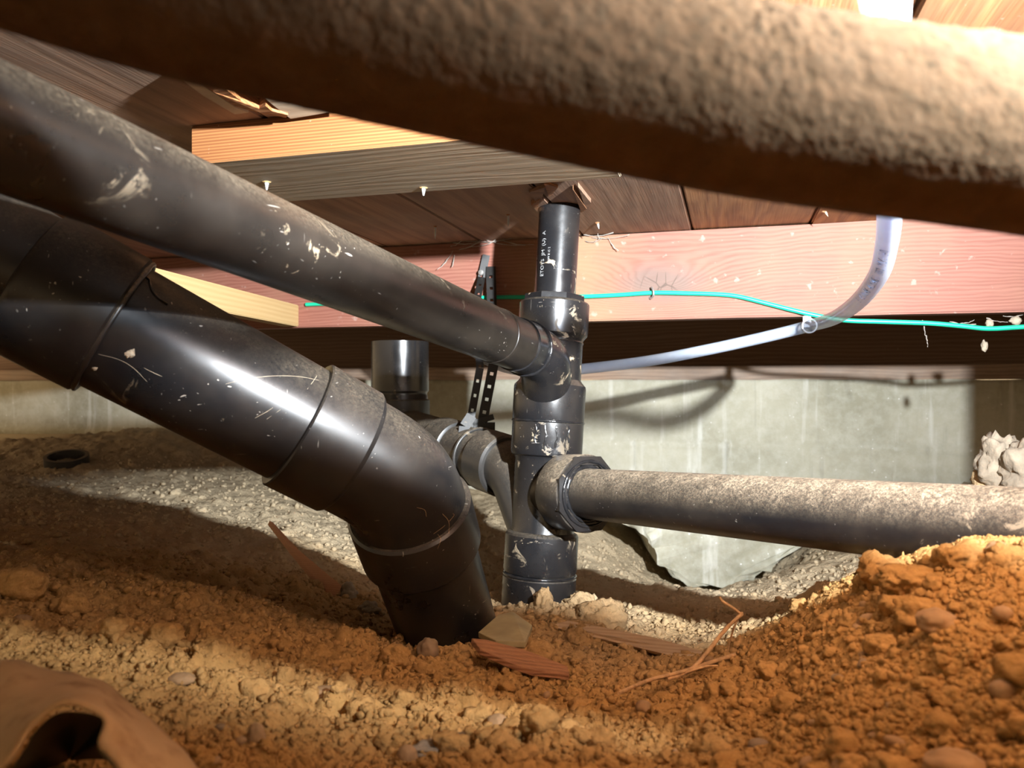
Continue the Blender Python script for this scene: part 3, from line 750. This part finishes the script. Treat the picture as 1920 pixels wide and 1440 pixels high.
# ------------------------------------------------------------------ out-of-focus pipe close to the lens
fp = [P(*q) for q in ((-520, -320, 0.2810), (-260, -222, 0.2755), (0, -130, 0.2700), (300, -40, 0.2700), (600, 28, 0.2700), (860, 84, 0.2700), (1270, 168, 0.2700), (1500, 207, 0.2700), (1920, 264, 0.2700), (2150, 296, 0.2700))] + [W(.272, .256, .073), W(.300, .215, .069), W(.308, .15, .068), W(.311, .05, .068), W(.313, -.25, .068)]
path = catmull(fp, 30)
vs, fs = sweep_data(path, .0319, 130)
ax_c = None
out = []
for i, v in enumerate(vs):
    c_ = path[min(i//130, len(path)-1)]; nrm = (v-c_).normalized()
    g_ = max(0.0, min(1.0, (nrm.z+0.55)/0.8))
    dd = 0.0012*mnoise.noise(v*480) + 0.0010*mnoise.noise(v*950) + 0.0007*mnoise.noise(v*180)
    out.append(v + nrm*dd*(0.15+0.85*g_))
front = mobj('crusted_pipe', out, fs, M['front'])
tag(front, 'blurred brown pipe crusted with dirt, crossing the top of the view closest to the lens', 'pipe')

# ------------------------------------------------------------------ white tube, clip, green wire
tp = [P(*q) for q in ((1640, -230, .235), (1655, -60, .276), (1660, 0, .308), (1663, 80, .352), (1668, 230, .455), (1670, 330, .53), (1668, 400, .60), (1663, 455, .66), (1647, 515, .735), (1608, 566, .86), (1562, 597, 1.03), (1514, 612, 1.22), (1430, 633, 1.27), (1330, 655, 1.30), (1220, 676, 1.33), (1100, 691, 1.36), (1010, 697, 1.385), (940, 687, 1.40), (880, 655, 1.42), (820, 612, 1.44), (790, 570, 1.45))]
tb = empty('white_tube', P(1514, 612, 1.22), 'white translucent plastic water tube curving down and under the red joist', 'tube')
tpath = catmull(tp, 10)
tube = sweep('tube_wall', tpath, .0093, M['tube'], tb, seg=28)
def print_along(text, path_, s0, size, parent, mat):
    cu = bpy.data.curves.new('ink', 'FONT'); cu.body = text; cu.size = size; cu.resolution_u = 2
    to = bpy.data.objects.new('ink', cu); C.objects.link(to); bpy.context.view_layer.update()
    me = bpy.data.meshes.new_from_object(to.evaluated_get(bpy.context.evaluated_depsgraph_get()))
    bpy.data.objects.remove(to); bpy.data.curves.remove(cu)
    cum = [0.0]
    for a, b in zip(path_[:-1], path_[1:]): cum.append(cum[-1] + (b-a).length)
    for v in me.vertices:
        s = s0 - v.co.x
        i = max(1, min(len(cum)-1, int(np.searchsorted(cum, s)))); t = (s-cum[i-1])/(cum[i]-cum[i-1])
        p = path_[i-1].lerp(path_[i], t); tg = (path_[i]-path_[i-1]).normalized()
        view = cam.location - p; view = (view - tg*view.dot(tg)).normalized(); side = tg.cross(view).normalized()
        if side.dot(Vector((cth, sth, 0))) < 0: side = -side
        an = (v.co.y - size*0.28)/.0093 + .05
        v.co = p + (view*math.cos(an) - side*math.sin(an)*1)*.00945
    me.materials.append(mat)
    o = bpy.data.objects.new('blue_lettering', me); C.objects.link(o); setpar(o, parent); return o
cum = 0.0; s_at = {}
for i, (a, b) in enumerate(zip(tpath[:-1], tpath[1:])):
    cum += (b-a).length; s_at[i] = cum
print_along('31  ENN A9  ALMA81  100  MX  1-0', tpath, s_at[86], 0.0115, tube, M['ink'])
clip = empty('tube_clip', on_beam(1515, 603, BY-.006), 'small grey plastic clip holding the white tube to the joist bottom', 'clip')
cp = P(1517, 611, 1.20); ct = (P(1500, 615, 1.225) - P(1540, 604, 1.06)).normalized()
a_, x_, y_ = frame(ct)
lathe('clip_loop', cp - ct*.005, ct, [(0, .0095), (0, .0116), (.010, .0116), (.010, .0095)], M['abs_back'] if False else flat('grey_clip_plastic', (.42, .43, .46), .4).m, clip, seg=36, closed=True)
board('clip_tab', (0.012, .004, .018), on_beam(1513, 603, BY-.003), (0, 0, 0), bpy.data.materials['grey_clip_plastic'], clip, bev=.001)
wp = [on_beam(x, y, BY-o) for x, y, o in ((574, 571, .005), (700, 566, .006), (905, 558, .006), (1000, 557, .006), (1090, 556, .006), (1160, 553, .005), (1225, 549, .005), (1290, 550, .005), (1350, 552, .005), (1385, 556, .005), (1430, 567, .005), (1510, 587, .006), (1580, 600, .007), (1650, 603, .008), (1740, 606, .008), (1800, 611, .008), (1850, 616, .008), (1900, 614, .008), (1960, 609, .008), (2100, 590, .006))]
wire = sweep('green_wire', catmull(wp, 8), .0036, M['wire'], None, seg=14)
tag(wire, 'thin bright green wire running along the red joist', 'wire')
sp_ = on_beam(1225, 549, BY)
stp = [sp_ + Vector(q) for q in ((-.004, .004, .006), (-.002, -.008, .008), (.001, -.0125, .002), (.001, -.0115, -.006), (-.004, -.004, -.010), (-.007, .002, -.006))]
staple = sweep('bent_nail', catmull(stp, 5), .0016, M['steel'], None, seg=10)
tag(staple, 'bent nail hooked over the green wire at the knot of the joist', 'nail')

# ------------------------------------------------------------------ cobwebs, lint
def filaments(name, ends, label, cat, r=.0004, sag=.004):
    e = empty(name, Vector(ends[0][0]), label, cat)
    for a, b in ends:
        a, b = Vector(a), Vector(b); n = 8
        pth = [a.lerp(b, t/n) + Vector((random.uniform(-.0006, .0006), random.uniform(-.001, .001), -sag*math.sin(PI*t/n)+random.uniform(-.0005, .0005))) for t in range(n+1)]
        sweep('thread', pth, [r*random.uniform(.5, 2.2) for _ in pth], M['web'], e, seg=5)
    return e
filaments('cobweb', [(on_beam(a, b, BY-.004), on_beam(c_, d_, BY-.012)) for a, b, c_, d_ in ((850,455,910,452),(860,468,905,448),(845,462,870,445),(905,448,985,460),(870,452,960,447),(850,470,820,505),(852,478,848,500),(880,462,930,450),(940,450,1000,458))], 'wispy grey cobweb where the subfloor meets the joist left of the stack', 'cobweb', .0005)
filaments('cobweb', [(on_beam(a, b, BY-.002), on_beam(c_, d_, BY+.004)) for a, b, c_, d_ in ((1730,600,1738,640),(1780,603,1830,608),(1850,596,1890,604),(1880,592,1918,590),(1800,606,1826,600),(1640,600,1660,602),(1736,628,1740,650))], 'thin cobweb threads with lint along the joist bottom at far right', 'cobweb', .0004, .002)
filaments('cobweb', [(on_beam(a, b, BY-.004), on_beam(c_, d_, BY-.012)) for a, b, c_, d_ in ((1095,440,1150,436),(1110,445,1180,440),(1120,430,1125,450),(1140,446,1160,470),(1098,452,1130,446))], 'wispy grey cobweb in the corner right of the vertical pipe', 'cobweb', .0005)
lump('lint_tuft', on_beam(1846, 649, BY-.002), .0065, M['pale'], 'small white lint tuft hanging on a thread below the joist', 'lint', seed=2, sq=(.6, .6, 1.2), amp=.5)
lump('lint_tuft', on_beam(1855, 606, BY-.004), .0055, M['pale'], 'round white lint tuft stuck beside the green wire', 'lint', seed=3)
lump('lint_tuft', on_beam(1905, 601, BY-.003), .0065, M['pale'], 'white lint tuft at the right end of the joist', 'lint', seed=4, sq=(1.2, .6, 1))

# ------------------------------------------------------------------ things lying on the ground
def foot(px, py, sink=0.0):
    h_ = ghit(px, py)
    p, d = h_; return Vector((p.x, p.y, gz(p.x, p.y) - sink)), d
# offcut ring
p, d = foot(126, 868)
rg_ = lathe('pipe_offcut', p + Vector((0, 0, -.004)), Vector((.12, -.22, 1)), [(0, .043), (0, .052), (.026, .052), (.026, .043)], M['abs_back'], None, seg=48, closed=True)
tag(rg_, 'short black ring cut off a pipe, lying on the grey earth at left', 'pipe ring')
# standing stake
def wedge(name, pts, th, mat, label, cat):
    pts = [Vector(q) for q in pts]; n_ = (pts[1]-pts[0]).cross(pts[2]-pts[0]).normalized()*th
    vs = pts + [q + n_ for q in pts]; k_ = len(pts)
    fs = [tuple(range(k_)), tuple(range(2*k_-1, k_-1, -1))] + [(i, (i+1) % k_, k_+(i+1) % k_, k_+i) for i in range(k_)]
    bm = bmesh.new(); bv_ = [bm.verts.new(v) for v in vs]
    for f in fs: bm.faces.new([bv_[i] for i in f])
    bmesh.ops.recalc_face_normals(bm, faces=bm.faces[:]); bmesh.ops.bevel(bm, geom=bm.edges[:], offset=.0006, segments=1, affect='EDGES')
    return tag(bmobj(name, bm, mat), label, cat)
wedge('wood_shim', [P(505, 976, 1.12), P(512, 979, 1.12), P(560, 1030, 1.06), P(641, 1098, 1.0), P(628, 1128, .99), P(545, 1028, 1.065)], .007, M['stake'], 'pointed pinkish wooden shim sticking up out of the dirt left of the elbow', 'shim')
wedge('cedar_splinter', [P(884, 1196, .745), P(912, 1199, .748), P(985, 1218, .74), P(1064, 1248, .725), P(1068, 1264, .715), P(1000, 1256, .712), P(960, 1243, .715), P(900, 1216, .73)], .006, M['cedar'], 'flat reddish wood splinter lying in front of the buried elbow', 'splinter')
wedge('olive_slab', [P(897, 1196, .80), P(935, 1162, .86), P(962, 1156, .87), P(998, 1182, .85), P(985, 1215, .77), P(930, 1212, .77)], -.006, M['slab'], 'olive slab of flat scrap between the elbow foot and the splinter', 'scrap')
wedge('wood_lath', [P(1034, 1166, .93), P(1045, 1178, .92), P(1150, 1203, .88), P(1280, 1234, .80), P(1322, 1222, .815), P(1230, 1196, .875), P(1120, 1174, .925), P(1050, 1160, .945)], -.006, M['lath'], 'pale wooden lath lying across the dirt behind the twig', 'lath')
# twig with branches
twig = empty('dry_root', P(1300, 1262, .70), 'dry forked tan root lying on the dirt right of center', 'root')
def tw(pts, r0, r1, name='root_stem'):
    pp_ = catmull([P(*q) for q in pts], 6); n_ = len(pp_)
    sweep(name, pp_, [r0 + (r1-r0)*i/(n_-1) for i in range(n_)], M['twig'], twig, seg=10)
tw(((1160, 1300, .60), (1215, 1276, .645), (1270, 1262, .675), (1330, 1243, .70), (1400, 1220, .725), (1425, 1205, .735)), .0014, .0021)
tw(((1250, 1274, .665), (1300, 1252, .69), (1352, 1190, .71), (1370, 1170, .715), (1390, 1152, .72), (1388, 1150, .72)), .0020, .0017, 'root_branch')
tw(((1388, 1151, .72), (1375, 1140, .722), (1356, 1128, .725), (1349, 1119, .727)), .0015, .0012, 'root_branch')
tw(((1364, 1222, .72), (1372, 1190, .718), (1378, 1172, .716), (1388, 1152, .72)), .0009, .0010, 'root_branch')
tw(((1425, 1205, .735), (1440, 1190, .75), (1458, 1166, .775)), .0017, .0010, 'root_branch')
tw(((1280, 1263, .68), (1320, 1250, .685), (1345, 1248, .69)), .0014, .0008, 'root_branch')

# folded dust-covered sheet close to the lens, bottom left
def arch_sheet():
    outer = [(-60, 1262, .40), (-10, 1246, .40), (35, 1244, .40), (85, 1264, .405), (140, 1270, .405), (188, 1288, .40), (240, 1328, .39), (300, 1382, .375), (345, 1425, .365), (385, 1470, .355)]
    ridge = [(-70, 1335, .375), (-20, 1318, .372), (30, 1312, .368), (80, 1308, .365), (135, 1302, .362), (185, 1316, .360), (232, 1362, .352), (285, 1415, .345), (330, 1455, .34), (372, 1500, .335)]
    inner = [(-80, 1540, .325), (-20, 1480, .325), (25, 1432, .325), (62, 1370, .328), (100, 1335, .33), (142, 1328, .33), (192, 1342, .33), (183, 1392, .325), (205, 1424, .32), (262, 1480, .315)]
    rows = []
    for a, b, c_ in zip(outer, ridge, inner):
        pa, pb, pc = P(*a), P(*b), P(*c_)
        rows.append((pa, pb, pc))
    cols = []
    n1 = 5
    fine = [catmull([r[i] for r in rows], n1) for i in range(3)]
    m_ = len(fine[0]); vs = []; fs = []
    K = 12
    for j in range(m_):
        a, b, c_ = fine[0][j], fine[1][j], fine[2][j]
        a = a - Vector((0, 0, 0.0))
        for k_ in range(K):
            t = k_/(K-1)
            p = a*(1-t)**2 + (b*2 - (a+c_)*0.5)*2*t*(1-t) + c_*t*t
            p = p + Vector((0, 0, .0030*mnoise.noise(p*45) + .0012*mnoise.noise(p*130)))
            vs.append(p)
    for j in range(m_-1):
        for k_ in range(K-1):
            q = j*K+k_; fs.append((q, q+1, q+K+1, q+K))
    o = empty('folded_sheet', P(150, 1400, .34))
    top = mobj('dusty_face', vs, fs, M['sheet'], o)
    s = top.modifiers.new('thick', 'SOLIDIFY'); s.thickness = .0025; s.offset = 1
    # pocket inside the fold, coloured black for the shade behind the mouth
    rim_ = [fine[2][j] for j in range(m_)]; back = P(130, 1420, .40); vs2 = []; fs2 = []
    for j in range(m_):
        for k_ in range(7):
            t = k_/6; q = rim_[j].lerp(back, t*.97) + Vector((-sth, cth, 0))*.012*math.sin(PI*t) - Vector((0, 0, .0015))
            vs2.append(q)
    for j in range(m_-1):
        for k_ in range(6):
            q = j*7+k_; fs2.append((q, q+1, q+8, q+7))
    mobj('shaded_pocket', vs2, fs2, M['strap'], o)
    return tag(o, 'dust-covered brown sheet folded into an arch over a dark hollow, close at lower left', 'sheet')
arch_sheet()

# named stones and clods
def stone(px, py, wpx, mat, label, name='stone', cat='stone', sq=(1, .8, .6), seed=0, amp=.2, fr=1.2, rotz=0., up=0.35, sub=3, group=None):
    h_ = ghit(px, py + wpx*0.25)
    if h_ is None: return None
    p, d = h_; r = wpx/2/F*d
    z = gz(p.x, p.y)
    return lump(name, Vector((p.x, p.y, z + r*sq[2]*up)), r, M[mat], label, cat, group, seed, sq, amp, fr, sub, rotz + TH)
named = [
 (802, 1222, 50, 'pebble_grey', 'grey stone half buried right in front of the elbow foot', 'stone', (.8, .7, .9), 5, .2),
 (480, 1385, 66, 'pebble', 'large smooth oval tan stone standing on end at lower left center', 'stone', (.55, .5, 1.0), 6, .10),
 (610, 1264, 95, 'pebble', 'flat tan stone slab left of the splinter in the foreground dirt', 'stone', (1, .6, .28), 7, .15),
 (934, 1328, 44, 'pebble', 'rounded grey-tan pebble in the dirt below the splinter', 'pebble', (1, .8, .7), 8, .12),
 (763, 1402, 46, 'pebble', 'round pale pebble near the bottom center of the dirt', 'pebble', (.85, .8, .95), 9, .08),
 (1207, 1311, 32, 'pebble', 'small round brown pebble in front of the root', 'pebble', (1, .9, .85), 10, .08),
 (1757, 1205, 74, 'pebble', 'blunt pinkish stone on the right slope of dirt', 'stone', (1, .8, .7), 11, .2),
 (1880, 1178, 36, 'pebble', 'small pale pebble near the right edge on the dirt slope', 'pebble', (1, .9, .8), 12, .1),
 (1880, 1320, 46, 'pebble', 'pale blurred pebble at the lower right edge', 'pebble', (1, .9, .9), 13, .12),
 (1790, 1425, 110, 'pebble', 'large pale blurred stone at the bottom right corner', 'stone', (1, .7, .5), 14, .15),
 (1870, 1035, 40, 'pebble', 'round pale stone on the crest of the right dirt mound', 'stone', (1, .9, .9), 15, .1),
 (1050, 1195, 14, 'pale', 'tiny white pebble under the end of the pale lath', 'pebble', (1, 1, .9), 16, .1),
 (1000, 1210, 74, 'clod', 'orange-brown lump of earth beside the olive slab', 'clod', (1, .8, .7), 17, .3),
 (1342, 1290, 46, 'clod', 'round crumbly clod just below the root', 'clod', (1, 1, 1), 18, .3),
 (1650, 1060, 82, 'clod', 'big pale-topped clod at the left end of the mound crest by the horizontal pipe', 'clod', (1, .8, .75), 19, .35),
 (1805, 1030, 96, 'clod', 'broad lumpy clod on the mound crest below the horizontal pipe', 'clod', (1.1, .8, .6), 20, .4),
 (1700, 1090, 100, 'clod', 'wide clod with a dark hollow below the mound crest', 'clod', (1.1, .8, .55), 21, .45),
 (1720, 1140, 86, 'clod', 'rough clod on the upper right slope above the pinkish stone', 'clod', (1, .8, .75), 22, .4),
 (40, 1098, 90, 'clod', 'smooth tilted clod at the left edge of the dirt', 'clod', (1, .8, .8), 23, .2),
 (135, 1112, 68, 'clod', 'knobbly clod next to the tilted one at the left edge', 'clod', (1, .8, .8), 24, .4),
 (1047, 1100, 62, 'clod', 'pale pointed clod leaning against the foot of the stack', 'clod', (.8, .7, 1.1), 25, .4),
 (1020, 1130, 44, 'clod', 'tall narrow pale clod in front of the stack foot', 'clod', (.75, .7, 1.1), 26, .35),
 (1130, 1145, 84, 'clod', 'broad pale clod right of the stack foot', 'clod', (1.1, .8, .8), 27, .4),
 (1090, 1125, 52, 'clod', 'pale clod between the stack foot and the broad pale clod', 'clod', (1, .8, .8), 28, .4),
 (215, 1190, 52, 'clod', 'flat-faced clod in the left foreground dirt', 'clod', (1, .8, .75), 29, .25),
 (310, 1198, 62, 'clod', 'blocky clod right of the flat-faced one in the left foreground', 'clod', (1, .8, .8), 30, .3),
 (340, 1265, 52, 'pebble', 'flat oval tan stone in the left foreground dirt', 'stone', (1, .7, .45), 31, .12),
 (1125, 1395, 62, 'clod', 'round smooth clod at the bottom center right', 'clod', (1, .9, .9), 32, .2),
 (1010, 1385, 76, 'clod', 'angular clod in the bottom center foreground', 'clod', (1, .8, .8), 33, .35),
 (1110, 1355, 70, 'pebble', 'low tan stone behind the round smooth clod', 'stone', (1.1, .8, .4), 34, .15),
 (830, 1375, 110, 'pale', 'pale crumbly strip of earth in the bottom center foreground', 'clod', (1.1, .45, .22), 35, .45),
 (740, 1232, 60, 'clod', 'pointed clod left of the grey stone at the elbow foot', 'clod', (1, .8, .9), 36, .35),
 (655, 1108, 44, 'pale', 'white crumb of mortar beside the pinkish shim', 'mortar', (.7, .6, 1.1), 37, .4),
 (690, 1135, 40, 'pale', 'second white crumb of mortar nearer to the elbow', 'mortar', (1, .7, .8), 38, .4),
 (1378, 1130, 44, 'clod', 'tan clod in the dip behind the root', 'clod', (1, .8, .8), 39, .35),
 (1500, 1135, 40, 'clod', 'dark clod at the foot of the grey slope right of the root', 'clod', (1, .8, .8), 40, .35),
]
for (px, py, wpx, mat, label, name, sq, seed, amp) in named:
    stone(px, py, wpx, mat, label, {'stone': 'stone', 'pebble': 'pebble', 'clod': 'soil_clod', 'mortar': 'mortar_crumb'}[name], name, sq, seed, amp, 1.8 if name != 'pebble' else 1.1, random.uniform(-.4, .4), .35, 4 if wpx > 38 else 3)
# pale fibrous clods behind the horizontal pipe at the right edge
for (px, py, d_, r_, lab, sd_) in ((1878, 872, .98, .030, 'pale fibrous clod above the horizontal pipe at right', 50), (1925, 880, .95, .030, 'pale fibrous clod cut by the right edge above the horizontal pipe', 51)):
    lump('fibrous_clod', P(px, py, d_), r_, M['pale'], lab, 'clod', None, sd_, (.9, .8, 1.2), .42, 2.0, 4)
pb_ = P(1900, 1000, 1.0)
lump('soil_heap', P(1935, 965, .98), .085, M['clod'], 'soil heap behind the horizontal pipe at right carrying the pale clods', 'soil heap', None, 52, (1.0, .7, .75), .35, 1.6, 4)
# rough concrete bulge at the wall foot
cg = [(1146, 968), (1170, 980), (1205, 1000), (1222, 1030), (1240, 1050), (1250, 1070), (1285, 1090), (1310, 1097), (1345, 1100), (1392, 1100), (1440, 1066), (1500, 1030), (1560, 995), (1600, 960), (1400, 940), (1200, 945)]
bm = bmesh.new(); dC = 1.62
ring_v = [bm.verts.new(P(x, y, dC)) for x, y in cg]
f = bm.faces.new(ring_v)
bmesh.ops.triangulate(bm, faces=[f])
bmesh.ops.subdivide_edges(bm, edges=bm.edges[:], cuts=4, use_grid_fill=True)
r = bmesh.ops.extrude_face_region(bm, geom=bm.faces[:])
for v in r['geom']:
    if isinstance(v, bmesh.types.BMVert): v.co += Vector((-sth, cth, 0))*0.28
bmesh.ops.recalc_face_normals(bm, faces=bm.faces[:])
for v in bm.verts:
    v.co += Vector((mnoise.noise(v.co*40), mnoise.noise(v.co*40+Vector((5, 0, 0)))*1.5, mnoise.noise(v.co*40+Vector((0, 9, 0)))))*.012 + Vector((mnoise.noise(v.co*110), mnoise.noise(v.co*110+Vector((3, 0, 0))), mnoise.noise(v.co*110+Vector((0, 3, 0)))))*.004
chunk = bmobj('concrete_footing', bm, M['chunk'], None, smooth=True); chunk.data.set_sharp_from_angle(angle=math.radians(50))
tag(chunk, 'rough broken concrete footing under the wall behind the horizontal pipe', 'footing')

# loose clods and pebbles: each its own object, sharing a few meshes
protos = []
for i in range(9):
    bm = bmesh.new(); bmesh.ops.create_icosphere(bm, subdivisions=3, radius=1.0)
    o_ = Vector((i*3.3, i*1.1, 4.0))
    for v in bm.verts:
        n_ = v.co.normalized()
        v.co = Vector((n_.x, n_.y*.82, n_.z*.72))*(1 + .38*mnoise.noise(n_*1.7+o_) + .28*mnoise.noise(n_*4.3+o_) + .16*mnoise.noise(n_*9+o_))
    me_ = bpy.data.meshes.new('soil_clod'); bm.to_mesh(me_); bm.free(); me_.shade_smooth(); me_.materials.append(M['clod']); protos.append(me_)
pebs = []
for i in range(4):
    bm = bmesh.new(); bmesh.ops.create_icosphere(bm, subdivisions=2, radius=1.0); o_ = Vector((i*5.3, 9, 1))
    for v in bm.verts:
        n_ = v.co.normalized(); v.co = Vector((n_.x, n_.y*.8, n_.z*.65))*(1 + .16*mnoise.noise(n_*1.2+o_))
    me_ = bpy.data.meshes.new('pebble'); bm.to_mesh(me_); bm.free(); me_.shade_smooth(); me_.materials.append(M['pebble'] if i < 3 else M['pebble_grey']); pebs.append(me_)
def region_y(px):                        # the highest row at which the earth is seen, per column
    return float(np.interp(px, (0, 250, 500, 640, 700, 930, 1000, 1250, 1450, 1560, 1640, 1920), (880, 900, 930, 1110, 1190, 1190, 1120, 1120, 1110, 1080, 1040, 1010)))
def scatter(n, lo, hi, meshes, name, label, cat, group, ybias=1.0):
    c_ = 0
    while c_ < n:
        px = random.uniform(-20, 1940); y0 = region_y(px) + 10; py = y0 + (1450-y0)*random.random()**ybias
        if 640 < px < 960 and py < 1230: continue
        if px < 380 and py > 1225: continue
        h_ = ghit(px, py)
        if not h_: continue
        p, d = h_; r = lo*(hi/lo)**(random.random()**1.6)
        o = bpy.data.objects.new(name, random.choice(meshes)); C.objects.link(o)
        o.location = (p.x, p.y, gz(p.x, p.y) + r*.1); o.scale = (r, r*random.uniform(.8, 1.1), r*random.uniform(.75, 1.1))
        o.rotation_euler = (random.uniform(-.5, .5), random.uniform(-.5, .5), random.uniform(0, 6.28))
        zn = ('in the dirt left of the elbow foot', 'in the dirt below and beside the stack foot', 'on the dirt slope at right')[0 if px < 700 else (1 if px < 1330 else 2)]
        tag(o, label + ' ' + zn, cat, group + ' ' + zn); c_ += 1
scatter(250, .0035, .0125, protos, 'soil_clod', 'small loose crumbly clod scattered', 'clod', 'small loose clods', .8)
scatter(40, .003, .0075, pebs, 'pebble', 'small smooth pebble scattered', 'pebble', 'small pebbles', .7)

# crumbs: nobody could count them
ico = bmesh.new(); bmesh.ops.create_icosphere(ico, subdivisions=1, radius=1.0)
iv = np.array([v.co[:] for v in ico.verts]); ift = np.array([[v.index for v in f.verts] for f in ico.faces]); ico.free()
n = 30000
pxs = np.random.uniform(-40, 1960, n); y0 = np.interp(pxs, (0, 250, 500, 640, 930, 1000, 1450, 1640, 1920), (845, 835, 880, 950, 960, 1015, 1030, 1005, 1000)); pys = y0 + (1450-y0)*np.random.rand(n)**.9
pos = []
ds_ = np.exp(np.linspace(math.log(.26), math.log(2.4), 260))
tX = {}
for q in range(0, n, 2000):
    a_px, a_py = pxs[q:q+2000, None], pys[q:q+2000, None]
    xx = (a_px-CX)/F*ds_[None]; zz_ = H + (CY-a_py)/F*ds_[None]
    XX = xx*cth - ds_[None]*sth; YY = xx*sth + ds_[None]*cth
    GG = ground0(XX.ravel(), YY.ravel()).reshape(XX.shape)
    bl_ = zz_ < GG; ii = np.argmax(bl_, 1); ok = bl_.any(1); rws = np.arange(len(ii))
    s_ = np.stack([XX[rws, ii], YY[rws, ii], ds_[ii]], 1)[ok]; pos.append(s_)
pos = np.concatenate(pos); pos[:, :2] += np.random.normal(0, .006, (len(pos), 2))
m_ = len(pos)
rad_ = .0008*(5.5**(np.random.rand(m_)**2.0))*np.clip(pos[:, 2]/.62, .8, 1.45)
zg = ground(pos[:, 0], pos[:, 1]) + rad_*.10
V = iv[None]*(1 + .48*(np.random.rand(m_, 12, 1)-.5)*2)*rad_[:, None, None]*np.random.uniform(.7, 1.2, (m_, 1, 3))
V[:, :, 0] += pos[:, None, 0]; V[:, :, 1] += pos[:, None, 1]; V[:, :, 2] += zg[:, None]
Fc = (ift[None] + (np.arange(m_)*12)[:, None, None]).reshape(-1, 3)
me = bpy.data.meshes.new('soil_crumbs'); me.vertices.add(m_*12); me.vertices.foreach_set('co', V.reshape(-1))
me.loops.add(Fc.size); me.loops.foreach_set('vertex_index', Fc.ravel().astype(np.int32))
me.polygons.add(len(Fc)); me.polygons.foreach_set('loop_start', np.arange(0, Fc.size, 3, dtype=np.int32))
me.update(calc_edges=True); me.validate(); me.materials.append(M['clod'])
cr = bpy.data.objects.new('soil_crumbs', me); C.objects.link(cr)
tag(cr, 'fine loose crumbs of brown earth covering the ground', 'soil', kind='stuff')
